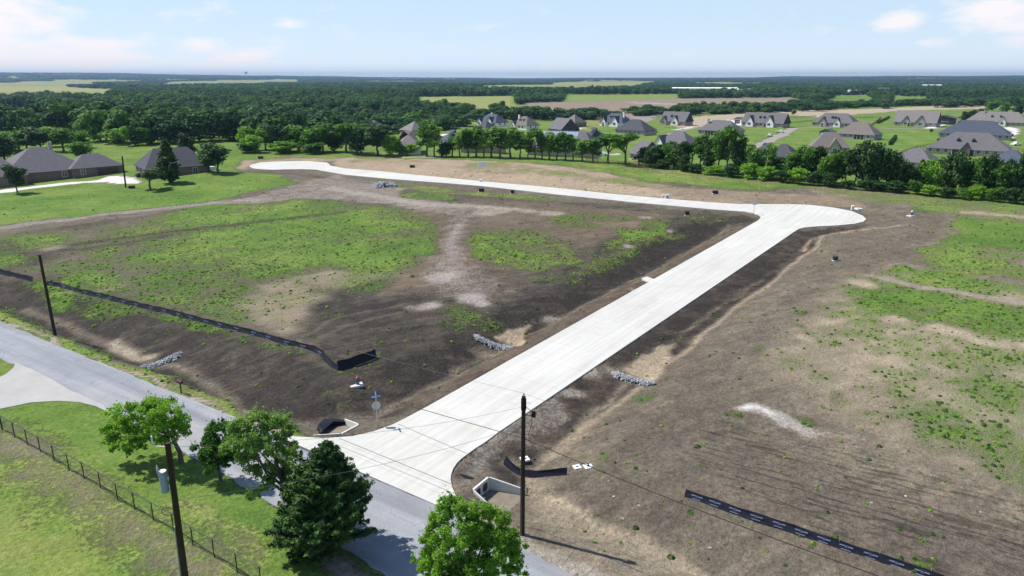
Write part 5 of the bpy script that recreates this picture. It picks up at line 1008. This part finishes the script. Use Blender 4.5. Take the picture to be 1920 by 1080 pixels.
def silt(px,label,h=.8,printed=True,lean=.12,gap=2.4,seed=1,side=1,stakes=True):
    pts=[Vector(atg(*p)[:2]) for p in px]; rs_=random.Random(seed); P_=[]
    for a,b in zip(pts,pts[1:]):
        n=max(2,int((b-a).length/.4)); P_+=[a.lerp(b,i/n) for i in range(n)]
    P_.append(pts[-1]); base=Vector((P_[0].x,P_[0].y,gz(*P_[0]))); o=empty('silt_fence',base,0,label,'silt fence','silt fences')
    zz=hz(np.array([p.x for p in P_]),np.array([p.y for p in P_])); m=MB(); rows=4; V=[]; L=0
    for i,p in enumerate(P_):
        t=(P_[min(i+1,len(P_)-1)]-P_[max(i-1,0)]).normalized(); nn=Vector((t.y,-t.x))*side
        if i: L+=(P_[i]-P_[i-1]).length
        hh=h*(1-.10*abs(math.sin(L*math.pi/gap)))*(1+rs_.uniform(-.03,.03))
        for j in range(rows+1):
            f=j/rows; bul=(.06*math.sin(L*2.1+j)+rs_.uniform(-.02,.02))*math.sin(f*3.14)+ (1-f)**2*.12
            V.append((p.x+nn.x*(bul-lean*f),p.y+nn.y*(bul-lean*f),float(zz[i])+hh*f-.03))
    V=[(a-base.x,b-base.y,c-base.z) for a,b,c in V]; n=len(P_); m.add(V,[(i*(rows+1)+j,(i+1)*(rows+1)+j,(i+1)*(rows+1)+j+1,i*(rows+1)+j+1) for i in range(n-1) for j in range(rows)])
    m.build('fabric',FAB,o,smooth=True)
    if stakes:
        d_=0; S=MB(); S.box(-.02,.02,-.02,.02,-.3,h+.12); first=None; nxt=0; L=0
        for i in range(n):
            if i: L+=(P_[i]-P_[i-1]).length
            if L>=nxt:
                t=(P_[min(i+1,n-1)]-P_[max(i-1,0)]).normalized(); nn=Vector((t.y,-t.x))*side; loc=Vector((P_[i].x-nn.x*(lean*.6+.05)-base.x,P_[i].y-nn.y*(lean*.6+.05)-base.y,float(zz[i])-base.z))
                if first is None: first=S.build('stake',STAKE,o,loc)
                else: c=first.copy(); C.objects.link(c); c.parent=o; c.location=loc
                nxt+=gap
    if printed:
        Q=MB(); L=0; nxt=.6
        for i in range(1,n-4):
            L+=(P_[i]-P_[i-1]).length
            if L>=nxt:
                nxt+=1.35*(1 if h<.55 else 2); t=(P_[i+2]-P_[i-2] if i>2 else P_[i+1]-P_[i]).normalized(); nn=Vector((t.y,-t.x))*side
                for (vv,ff),(dx,f0) in zip(TXT,((-.23,.56),(0,.44),(.24,.54),(0,.20))):
                    W_=[]
                    for x,y,z in vv:
                        X=dx+x; f=f0+y/h; W_.append((P_[i].x+t.x*X+nn.x*((1-f)**2*.12-lean*f+.09)-base.x,P_[i].y+t.y*X+nn.y*((1-f)**2*.12-lean*f+.09)-base.y,float(zz[i])+h*f-.03-base.z))
                    Q.add(W_,ff)
        Q.build('printed_lettering',INK,o)
    return o
silt([(-60,498),(0,513),(40,523),(62,528)],'faded black silt fence vanishing into weeds at the left edge',.75,False,seed=2)
silt([(88,535),(110,537),(143,548),(190,558),(233,569),(317,588),(383,606),(467,626),(533,645),(590,659),(604,668),(622,688),(634,694)],'long black silt fence with pale print running across the dark slope',.62,True,seed=3)
silt([(634,694),(655,688),(680,680),(706,670)],'short plain black silt fence wing ending beside the weeds',.95,False,seed=4,stakes=True)
silt([(1284,930),(1340,948),(1390,966),(1460,988),(1530,1012),(1600,1036),(1680,1062),(1760,1090),(1830,1115)],'dark navy silt fence with rows of white print at bottom right',.50,True,lean=.12,seed=5)
silt([(946,868),(960,882),(978,893),(1005,896),(1040,893),(1063,891)],'curved black silt fence bent round the washout behind the power pole',.62,False,seed=6)
# collapsed fabric over the left culvert
p=atg(632,806); m=MB(); rs_=random.Random(4)
GRID=[(605,812),(618,800),(640,797),(662,794),(650,790),(628,790),(608,797),(598,806)]
W_=[atg(*q) for q in GRID]; c=sum((Vector(q) for q in W_),Vector())/len(W_)
V=[(0,0,.42)]+[tuple(q-c+Vector((0,0,rs_.uniform(.05,.65)))) for q in W_]; V+= [tuple(Vector(q-c)*1.15+Vector((0,0,rs_.uniform(-.05,.1)))) for q in W_]; n=len(W_)
m.add(V,[(0,1+i,1+(i+1)%n) for i in range(n)]+[(1+i,1+n+i,1+n+(i+1)%n,1+(i+1)%n) for i in range(n)]); o=m.build('slumped_silt_fabric',FAB,None,c); tag(o,'slumped black fabric heaped over the left culvert mouth','silt fabric')
# ------------------------------------------------------------------ culvert headwalls
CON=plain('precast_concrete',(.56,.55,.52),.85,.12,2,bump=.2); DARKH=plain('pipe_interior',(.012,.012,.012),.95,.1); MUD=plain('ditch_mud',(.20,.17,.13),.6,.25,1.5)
def culvert(c,ang,label,Wd=2.6,Ln=3.0,hh=1.05):
    """opening looks along +x in local space"""
    o=empty('culvert_headwall',c,ang,label,'culvert'); m=MB(); t=.16
    # head wall with two pipe holes: built as frame boxes round the pipes
    m.box(-t,0,-Wd/2,Wd/2,hh*.78,hh); m.box(-t,0,-Wd/2,Wd/2,-.3,.08)
    for a,b in ((-Wd/2,-Wd*.42),(-Wd*.06,Wd*.06),(Wd*.42,Wd/2)): m.box(-t+.002,-.002,a,b,.08,hh*.78)
    for s_ in (-1,1):
        cy=s_*Wd*.24; r=.36; cz=.08+r+.01; N_=24
        for i in range(N_):   # fill between the round hole and its square bay
            a0,a1=2*math.pi*i/N_,2*math.pi*(i+1)/N_
            def sq(a): k=1/max(abs(math.cos(a)),abs(math.sin(a))); return (cy+min(max(math.cos(a)*k*.47,-.468),.468),min(max(cz+math.sin(a)*k*.47,.08),hh*.78))
            p0,p1=(cy+r*math.cos(a0),cz+r*math.sin(a0)),(cy+r*math.cos(a1),cz+r*math.sin(a1)); q0,q1=sq(a0),sq(a1)
            m.add([(-.004,*p0),(-.004,*p1),(-.004,*q1),(-.004,*q0)],[(0,1,2,3)])
    m.build('headwall',CON,o)
    for s_ in (-1,1):
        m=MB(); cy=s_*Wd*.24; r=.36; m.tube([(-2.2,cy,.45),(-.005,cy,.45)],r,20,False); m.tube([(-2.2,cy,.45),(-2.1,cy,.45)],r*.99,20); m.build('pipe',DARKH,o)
        m=MB(); y0=s_*Wd/2; y1=s_*(Wd/2+.75); w_=.11*s_
        top0,top1=hh,.42
        vs=[(0,y0,-.3),(Ln,y1,-.3),(Ln,y1+w_,-.3),(0,y0+w_,-.3),(0,y0,top0),(Ln,y1,top1),(Ln,y1+w_,top1),(0,y0+w_,top0)]
        fs=[(0,1,5,4),(1,2,6,5),(2,3,7,6),(3,0,4,7),(4,5,6,7),(3,2,1,0)]; m.add(vs,fs if s_<0 else [tuple(reversed(f)) for f in fs]); m.build('wing_wall',CON,o)
    m=MB(); m.add([(0,-Wd/2,-.0),(Ln*1.05,-Wd/2-.7,-.05),(Ln*1.05,Wd/2+.7,-.05),(0,Wd/2,-.0),(0,-Wd/2,-.3),(Ln*1.05,-Wd/2-.7,-.3),(Ln*1.05,Wd/2+.7,-.3),(0,Wd/2,-.3)],[(0,1,2,3),(0,4,5,1),(1,5,6,2),(2,6,7,3),(3,7,4,0)]); m.build('apron',MUD,o)
for (cx_,cy_,an_,w_,l_,h_,bz_),lb in zip(CULV,('concrete culvert headwall with two dark pipes beside the tall power pole','concrete culvert end half draped with black fabric left of the road mouth')):
    culvert(Vector((cx_,cy_,bz_)),an_,lb,w_,l_,h_)
# ------------------------------------------------------------------ rock dams and heap
ROCK=NT('rock'); t_=ROCK.attr('tint'); ROCK.col(ROCK.mix(t_,(.17,.17,.18),(.46,.47,.49))); ROCK.b.inputs['Roughness'].default_value=.9; ROCK=ROCK.m
def stones(px,width,n,size,h,name,label,cat,seed=1,group=None):
    pts=[Vector(atg(*q)[:2]) for q in px]; seg=[(b-a).length for a,b in zip(pts,pts[1:])]; T=sum(seg); rs_=np.random.RandomState(seed); base=Vector((pts[0].x,pts[0].y,gz(*pts[0]))); V=[];F=[];ti=[]
    ico=[(0,0,1),(.894,0,.447),(.276,.851,.447),(-.724,.526,.447),(-.724,-.526,.447),(.276,-.851,.447),(.724,.526,-.447),(-.276,.851,-.447),(-.894,0,-.447),(-.276,-.851,-.447),(.724,-.526,-.447),(0,0,-1)]
    fc=[(0,1,2),(0,2,3),(0,3,4),(0,4,5),(0,5,1),(1,6,2),(2,7,3),(3,8,4),(4,9,5),(5,10,1),(6,7,2),(7,8,3),(8,9,4),(9,10,5),(10,6,1),(11,7,6),(11,8,7),(11,9,8),(11,10,9),(11,6,10)]
    for i in range(n):
        d=rs_.rand()*T; k=0
        while k<len(seg)-1 and d>seg[k]: d-=seg[k]; k+=1
        a=pts[k].lerp(pts[k+1],min(1,d/seg[k])); t=(pts[k+1]-pts[k]).normalized(); f=rs_.normal(0,.42); f=max(-1,min(1,f)); e=min(1,min((sum(seg[:k])+d),T-(sum(seg[:k])+d))/.8+.25)
        x=a.x+t.y*f*width/2*e; y=a.y-t.x*f*width/2*e; z=gz(x,y)+h*(1-f*f)*e*rs_.uniform(.55,1); s_=size*rs_.uniform(.6,1.4); b=len(V); j=rs_.uniform(.75,1.25,(12,1)); v=np.array(ico)*j*s_*rs_.uniform(.7,1.2,3)+np.array([x-base.x,y-base.y,z-base.z]); V+=v.tolist(); F+=[tuple(q+b for q in f_) for f_ in fc]; ti+=[rs_.rand()]*20
    me=bpy.data.meshes.new(name); me.from_pydata(V,[],F); at_=me.attributes.new('tint','FLOAT','FACE'); at_.data.foreach_set('value',ti); me.materials.append(ROCK); tag(link(name,me,None,base),label,cat,group)
stones([(264,689),(290,686),(312,678),(328,670),(340,662)],1.15,1300,.095,.32,'rock_check_dam','curved pale stone check dam in the roadside ditch at the left','check dam',1,'stone check dams')
stones([(889,629),(905,640),(925,649),(945,653),(962,653)],1.1,1200,.085,.34,'rock_check_dam','pale stone check dam in the ditch left of the new road','check dam',2,'stone check dams')
stones([(1148,699),(1165,708),(1190,715),(1212,719),(1228,720)],1.1,1200,.085,.34,'rock_check_dam','pale stone check dam in the ditch right of the new road','check dam',3,'stone check dams')
stones([(700,352),(717,351),(737,350)],4.2,1500,.26,1.0,'rock_heap','heap of pale broken rock by the haul track','rock pile',4)
rl=random.Random(9)
for i,(x,y,s_) in enumerate([(1140,903,.1),(1150,931,.09),(1330,1028,.14),(1196,948,.12),(1165,972,.1),(1697,931,.1),(1634,943,.09),(1836,960,.1),(1421,988,.13),(1312,1010,.1),(1500,1003,.1),(1460,1040,.09)][:8]):
    stones([(x,y),(x+3,y+1)],.2,3,s_*.8,.05,'loose_stone',['pale stone lying on bare soil right of the water meter slabs','pale stone on bare soil below the water meter slabs','white stone in the grading marks above the silt fence','small pale stone between the power pole and the silt fence','pale stone beside the light washout trail','tiny stone in the furrowed soil at right','white stone left of centre in the furrowed soil','pale stone in the furrowed soil nearest the right edge'][i],'stone',20+i,'loose pale stones')
# ------------------------------------------------------------------ poles and wires
POLEM=plain('pole_creosote',(.040,.028,.022),.85,.35,3,bump=.4); METAL=plain('galvanised',(.42,.44,.46),.45,.1,2,metal=.3,spec=.4); BLACK=plain('cable_black',(.012,.012,.014),.6,.1); PORC=plain('porcelain',(.35,.36,.37),.25,.1,spec=.5)
def pole(base,top,label,r0=.17,r1=.115,name='power_pole'):
    o=empty(name,base,0,label,'power pole'); m=MB(); d=top-base; m.tube([(0,0,-.5),tuple(d*.5),tuple(d)],[r0,(r0+r1)/2,r1],12); m.build('pole_shaft',POLEM,o,smooth=True); return o,d
bR=atg(979,1002); tR=rel(982,743,bR.y); oR,dRr=pole(bR,tR,'tall dark timber power pole standing by the two-pipe culvert',.165,.12)
bL=atg(103,628); tL=rel(74,478,bL.y+.1); oL,dL=pole(bL,tL,'dark leaning power pole at the left beside the silt fence',.19,.13)
bN=Vector((-14.6,26.5,0)); tN=rel(314,830,bN.y); bN=Vector((tN.x*1.0+.9,bN.y,0)); q_=rel(347,1080,bN.y); slope=(q_-tN); bN=tN+slope*((0-tN.z)/slope.z); oN,dN=pole(bN,tN,'thick dark service pole with grey transformer in the front lawn',.17,.115)
bF=atg(236,352); tF=rel(229,293,bF.y); oF,dF=pole(bF,tF,'black power pole between the garage drive and the low tree',.2,.15)
def ins(o,at_,r=.06,h=.22): m=MB(); m.tube([at_,(at_[0],at_[1],at_[2]+h*.35),(at_[0],at_[1],at_[2]+h*.7),(at_[0],at_[1],at_[2]+h)],[r*.5,r,r*.8,r*.35],8); m.build('insulator',PORC,o)
for o,d in ((oR,dRr),(oL,dL),(oF,dF)): ins(o,tuple(d))
m=MB(); m.tube([tuple(dRr*.955+Vector((-1.0*.6,.35,-.05))),tuple(dRr*.955),tuple(dRr*.955+Vector((.75,-.3,.12)))],.012,5); m.build('guy_bracket',METAL,oR)
m=MB(); z=dRr*.93; m.tube([tuple(z+Vector((.12,0,.0))),tuple(z+Vector((.42,-.05,-.25))),tuple(z+Vector((.52,-.05,-1.0))),tuple(z+Vector((.30,-.03,-1.9))),tuple(dRr*.74+Vector((.12,0,0)))],.018,6); m.build('drop_cable',BLACK,oR)
m=MB(); m.box(.55,.78,-.12,.1,dRr.z*.87-.1,dRr.z*.87+.25); m.tube([(.1,0,dRr.z*.87),(.6,0,dRr.z*.87)],.02,5); m.build('lightning_arrester',BLACK,oR)
m=MB(); z=dRr*.99; m.box(z.x-.16,z.x+.16,z.y-.14,z.y+.14,z.z-.75,z.z-.1); m.build('pole_band',BLACK,oR)
# transformer on the service pole
tz=dN.z-1.9; tx=dN.x*(tz/dN.z); ty=dN.y*(tz/dN.z); m=MB(); cx=tx-.37; m.tube([(cx,ty,tz-.42),(cx,ty,tz-.38),(cx,ty,tz+.34),(cx,ty,tz+.42),(cx,ty,tz+.55)],[.14,.165,.165,.17,.10],16); TG=plain('transformer_grey',(.26,.31,.39),.5,.06,1,spec=.4); tr=m.build('transformer',TG,oN,smooth=False)
m=MB(); m.tube([(cx,ty,tz+.55),(cx,ty,tz+.585)],.158,16); m.build('transformer_lid',TRIM,tr)
for dx,dy in ((-.13,-.1),(-.24,.08)):
    m=MB(); m.tube([(cx+dx,ty+dy,tz+.5),(cx+dx,ty+dy,tz+.66),(cx+dx,ty+dy,tz+.8)],[.035,.055,.025],8); m.build('bushing',PORC,tr)
m=MB(); m.box(cx+.2,tx,-.08+ty,.08+ty,tz+.25,tz+.33); m.box(cx+.2,tx,-.08+ty,.08+ty,tz-.33,tz-.25); m.build('transformer_bracket',METAL,tr)
m=MB(); a=dN*.985; m.tube([tuple(a),tuple(a+Vector((-.5,0,.05))),tuple(a+Vector((-.62,0,.3)))],.022,6); m.tube([tuple(a+Vector((-.62,0,.15))),tuple(a+Vector((-.62,0,.5)))],.035,8); m.build('fuse_cutout',TRIM,oN)
m=MB(); a=dN*.72; m.tube([tuple(a+Vector((-.16,-.05,-.2))),tuple(dN*.0+Vector((-.2,-.05,0)))],.03,8); m.build('conduit',METAL,oN)
m=MB(); a=dN*.80+Vector((-.16,0,-.55)); m.tube([tuple(a+Vector((math.cos(t)*.27-.2,-.02,math.sin(t)*.2))) for t in np.linspace(0,6.6,16)],.014,5); m.build('coiled_cable',BLACK,oN)
WIREM=plain('wire_grey',(.16,.165,.17),.7,.1)
def wire(a,b,sag,r,label,mat=BLACK):
    a=Vector(a);b=Vector(b); m=MB(); m.tube([(b-a)*t+Vector((0,0,-4*sag*t*(1-t))) for t in np.linspace(0,1,22)],r,5); o=m.build('overhead_wire',mat,None,a); tag(o,label,'wire','overhead wires')
off=(bR-bL); nxt=bR+Vector((off.x*.62,off.y*.62,0)); topn=Vector((nxt.x,nxt.y,tR.z))
prv=bL-Vector((off.x*.7,off.y*.7,0))
wL=METAL
lowL=bL+dL*.74; lowR=bR+dRr*.71; lown=Vector((nxt.x,nxt.y,lowR.z)); lowp=Vector((prv.x,prv.y,lowL.z+0))
wire(tL+Vector((0,0,.2)),tR+Vector((0,0,.2)),.7,.008,'thin grey top wire slung between the left pole and the tall pole',WIREM)
wire(lowL,lowR,.9,.021,'thick black cable slung between the left pole and the tall pole')
wire(tR+Vector((0,0,.2)),topn,.6,.008,'thin grey wire leaving the tall pole towards the right edge',WIREM)
wire(lowR,lown,.9,.023,'thick black cable leaving the tall pole towards the lower right')
wire(tL+Vector((0,0,.2)),Vector((prv.x,prv.y,tL.z)),.6,.008,'thin wire leaving the left pole past the picture edge',WIREM)
wire(bN+dN*.985,bR+dRr*.93,.5,.007,'upper service wire from the transformer pole to the tall pole',WIREM)
wire(bN+dN*.80,bR+dRr*.80,.5,.009,'lower service wire from the transformer pole to the tall pole',WIREM)
# ------------------------------------------------------------------ signs, hydrants, boxes
BLUE=plain('sign_blue',(.03,.13,.55),.4,.08,1,spec=.4); WHITE=plain('paint_white_sign',(.75,.75,.73),.5,.04); SIGNBACK=plain('sign_back',(.42,.43,.44),.5,.1,2,metal=.4); LETT=plain('sign_lettering',(.72,.76,.8),.5,.03)
def street_sign(px,py,top,label,ang,stop=True):
    p=atg(px,py); t=rel(px,top,p.y); h=t.z-p.z; o=empty('street_sign',p,ang,label,'street sign'); m=MB(); m.tube([(0,0,-.2),(0,0,h)],.038,8); m.build('sign_post',METAL,o)
    for k,(rz_,z_) in enumerate(((0,h-.28),(math.pi/2,h-.02))):
        m=MB(); M_=Matrix.Rotation(rz_,4,'Z'); m.box(-.38,.38,-.012,.012,z_,z_+.2,M_); b=m.build('name_blade',BLUE,o)
        B_=MB(); [B_.add([(x-w2_,0,0),(x+w2_,0,0),(x+w2_,h2_,0),(x-w2_,h2_,0)],[(0,1,2,3)]) for x,w2_,h2_ in ((-.3,.03,.12),(-.2,.035,.10),(-.08,.03,.12),(.04,.04,.10),(.17,.03,.12),(.29,.035,.10))]; vv=[(x,y,0) for x,y,z in B_.v]; ff=B_.f
        for sg in (1,-1):
            m=MB(); m.add([tuple(M_@Vector((x*sg,-.0165*sg,y+z_+.06))) for x,y,z in vv],ff if sg>0 else [tuple(f) for f in ff]); m.build('blade_lettering',LETT,b)
    if stop:
        m=MB(); ring=[(math.cos(R(22.5+45*i))*.38,math.sin(R(22.5+45*i))*.38) for i in range(8)]; zc=h-1.0
        m.add([(x,.05,zc+z) for x,z in ring]+[(x,.062,zc+z) for x,z in ring],[tuple(range(8)),tuple(range(15,7,-1))]+[(i,8+i,8+(i+1)%8,(i+1)%8) for i in range(8)]); m.build('stop_plate',SIGNBACK,o)
    return o
street_sign(708,801,740,'blue street name sign on a pale post at the road mouth',R(20))
street_sign(1413,403,381,'street name sign on a thin post at the bend of the new road',R(10),False)
def hydrant(px,py,cap,body,label,s=1.,slab=True):
    p=atg(px,py); p.z+=.08; o=empty('fire_hydrant',p,R(25),label,'hydrant'); o.scale=(s,s,s); m=MB(); m.tube([(0,0,0),(0,0,.05),(0,0,.06),(0,0,.6)],[.19,.19,.12,.12],12); m.build('barrel',body,o)
    m=MB(); m.tube([(0,0,.6),(0,0,.64),(0,0,.72),(0,0,.82),(0,0,.86)],[.16,.16,.13,.05,.03],12); m.build('bonnet',cap,o)
    for a,b in (((-.22,0,.45),(.22,0,.45)),((0,-.24,.42),(0,0,.42))): m=MB(); m.tube([a,b],.065,10); m.build('nozzle',body,o)
    if slab: m=MB(); m.box(-.75,.45,-.45,.45,-.15,.03); m.build('slab',CON,o)
ORANGE=plain('hydrant_orange',(.62,.15,.05),.45,.1,2,spec=.4); HB=plain('hydrant_blue',(.05,.09,.25),.45,.1,2,spec=.4)
hydrant(671,722,ORANGE,HB,'hydrant with orange cap on a white slab near the silt fence',1.0)
hydrant(1709,405,WHITE,HB,'distant hydrant with pale cap right of the turning circle',1.1)
def meter_pad(px,py,label,valve=False,sc_=1.):
    p=atg(px,py); p.z+=.07; o=empty('meter_slab',p,R(20),label,'meter slab'); o.scale=(sc_,sc_,sc_); m=MB(); m.box(-.36,.36,-.36,.36,-.1,.05); m.build('slab',WHITE,o); m=MB(); m.tube([(0,0,.05),(0,0,.075)],.14,14); l=m.build('lid',HB,o)
    if valve: m=MB(); m.tube([(0,0,.07),(0,0,.3)],.07,10); m.box(-.2,.2,-.03,.03,.26,.32); m.build('valve',HB,o)
meter_pad(1082,877,'flat white meter slab with a blue lid, left one of the pair',False,.75); meter_pad(1103,876,'white meter slab with a raised blue valve, right one of the pair',True,.85)
meter_pad(984,862,'pale slab half hidden behind the tall power pole',False,.9)
def cabinet(px,py,w_,h_,label,mat,name='utility_cabinet',pad=True,rot=5,d_=None,scale_px=None,cat='utility cabinet'):
    w_=w_*.62; h_=h_*.78; p=atg(px,py); d_=d_ or w_*.6; o=empty(name,p,R(rot),label,cat); m=MB()
    if pad: m.box(-w_*.6,w_*.6,-.1,d_+.1,-.2,.07); m.build('pad',CON,o); m=MB()
    m.box(-w_/2,w_/2,0,d_,.07,h_*.9); bd=m.build('cabinet_body',mat,o); m=MB(); m.add([(-w_/2-.03,-.03,h_*.9),(w_/2+.03,-.03,h_*.9),(w_/2+.03,d_+.03,h_),(-w_/2-.03,d_+.03,h_)]+[(-w_/2-.03,-.03,h_*.86),(w_/2+.03,-.03,h_*.86),(w_/2+.03,d_+.03,h_*.86),(-w_/2-.03,d_+.03,h_*.86)],[(0,1,2,3),(0,4,5,1),(1,5,6,2),(2,6,7,3),(3,7,4,0)]); m.build('lid',mat,o)
    m=MB(); m.box(-.015,.015,-.012,0,.12,h_*.84); m.box(w_*.1,w_*.16,-.05,-.0,h_*.4,h_*.55); m.build('door_seam',DARKTRIM,bd)
GREEN=plain('cabinet_green',(.025,.06,.04),.5,.1,2,spec=.4); DK=plain('cabinet_dark',(.02,.022,.02),.6,.15,2)
cabinet(1567,489,1.05,.85,'dark green utility cabinet on the bare soil right of the road',GREEN)
cabinet(1342,364,1.7,.9,'low black utility box in the sandy verge beyond the road',DK)
cabinet(1289,404,1.1,1.0,'dark utility box beside the weedy bank near the road bend',DK)
cabinet(903,360,1.9,.95,'black utility box pair just below the far road, left one',DK); cabinet(961,363,1.2,.95,'small black utility box just below the far road, right one',DK)
cabinet(773,315,2.2,.95,'black utility box alone in the sand beyond the far road',DK); cabinet(488,298,2.3,1.0,'black utility box behind the far turning circle',DK)
cabinet(246,354,2.0,.9,'low dark utility box on the lawn beside the black pole',DK)
cabinet(1251,372,1.2,1.0,'pale blue-white utility pedestal at the edge of the far road',plain('pedestal_pale',(.5,.58,.62),.5,.08)); cabinet(1243,371,.7,.8,'small white pedestal left of the pale blue-white one',WHITE)
cabinet(1599,393,.7,1.0,'white pedestal at the rim of the turning circle',WHITE); meter_pad(1609,392,'white slab at the rim of the turning circle',False,1.6)
cabinet(901,341,.9,.8,'small white pedestal on the far side of the far road',WHITE)
cabinet(640,685,.62,.55,'light blue box behind the corner of the long silt fence',plain('box_blue',(.12,.30,.50),.5,.15),'water_meter_box',True,15)
for x,y,l in ((1594,493,'thin survey stake just right of the green cabinet'),(1611,484,'thin survey stake farther right of the green cabinet'),(952,905,'pale wooden survey stake on the dark mound by the culvert')):
    p=atg(x,y); m=MB(); m.box(-.02,.02,-.012,.012,-.2,1.05); m.box(-.03,.03,-.016,.016,.95,1.1); o=m.build('survey_stake',STAKE,None,p); tag(o,l,'survey stake','survey stakes')
# blank white notice board on two posts
p=atg(904,320); o=empty('notice_board',p,R(12),'white notice board on two posts in the far sand','sign board'); m=MB(); m.box(-1.0,1.0,-.03,.03,.9,2.3); m.build('board',WHITE,o)
for x in (-.95,.95): m=MB(); m.box(x-.06,x+.06,.032,.15,-.3,2.4); m.build('post',TRIM,o)
m=MB(); m.tube([(.95,.1,2.0),(1.6,1.2,0)],.06,6); m.build('brace',TRIM,o)
# mailbox
p=atg(340,737); o=empty('mailbox',p,R(-32),'black mailbox on a single post in the verge','mailbox'); m=MB(); m.box(-.05,.05,-.05,.05,-.2,1.0); m.build('post',DARKTRIM,o)
m=MB(); N_=8; prof=[(-.12,1.0),(.12,1.0),(.12,1.16)]+[(.12*math.cos(a),1.16+.12*math.sin(a)) for a in np.linspace(.3,2.84,7)]+[(-.12,1.16)]; n=len(prof)
m.add([(-.32,y,z) for y,z in prof]+[(.32,y,z) for y,z in prof],[tuple(range(n-1,-1,-1)),tuple(range(n,2*n))]+[(i,(i+1)%n,n+(i+1)%n,n+i) for i in range(n)]); m.build('mailbox_body',STEEL,o); m=MB(); m.box(-.05,.1,-.14,-.125,1.1,1.3); m.build('flag',plain('flag_red',(.5,.03,.02)),o)
# kerb stub on the left of the new road
a=[plane_at(*q) for q in [(1203,522),(1213,519),(1227,524),(1222,529),(1213,529)]]; drape('driveway_stub',a,.05,cm_.m,pl,'short concrete stub branching left off the new road','driveway')
# ------------------------------------------------------------------ haze: one even box of summer air
m=MB(); m.box(-13500,13500,-450,13500,-16,104); hz_m=bpy.data.materials.new('haze'); hz_m.use_nodes=True; t=hz_m.node_tree; t.nodes.clear(); po=t.nodes.new('ShaderNodeVolumePrincipled'); po.inputs['Color'].default_value=(.30,.46,.70,1); po.inputs['Density'].default_value=HAZE; po.inputs['Anisotropy'].default_value=.25; oo=t.nodes.new('ShaderNodeOutputMaterial'); t.links.new(po.outputs[0],oo.inputs['Volume'])
tag(m.build('haze',hz_m),'pale blue summer haze over the plain','haze',kind='stuff')
sc.cycles.volume_bounces=0; sc.cycles.max_bounces=8
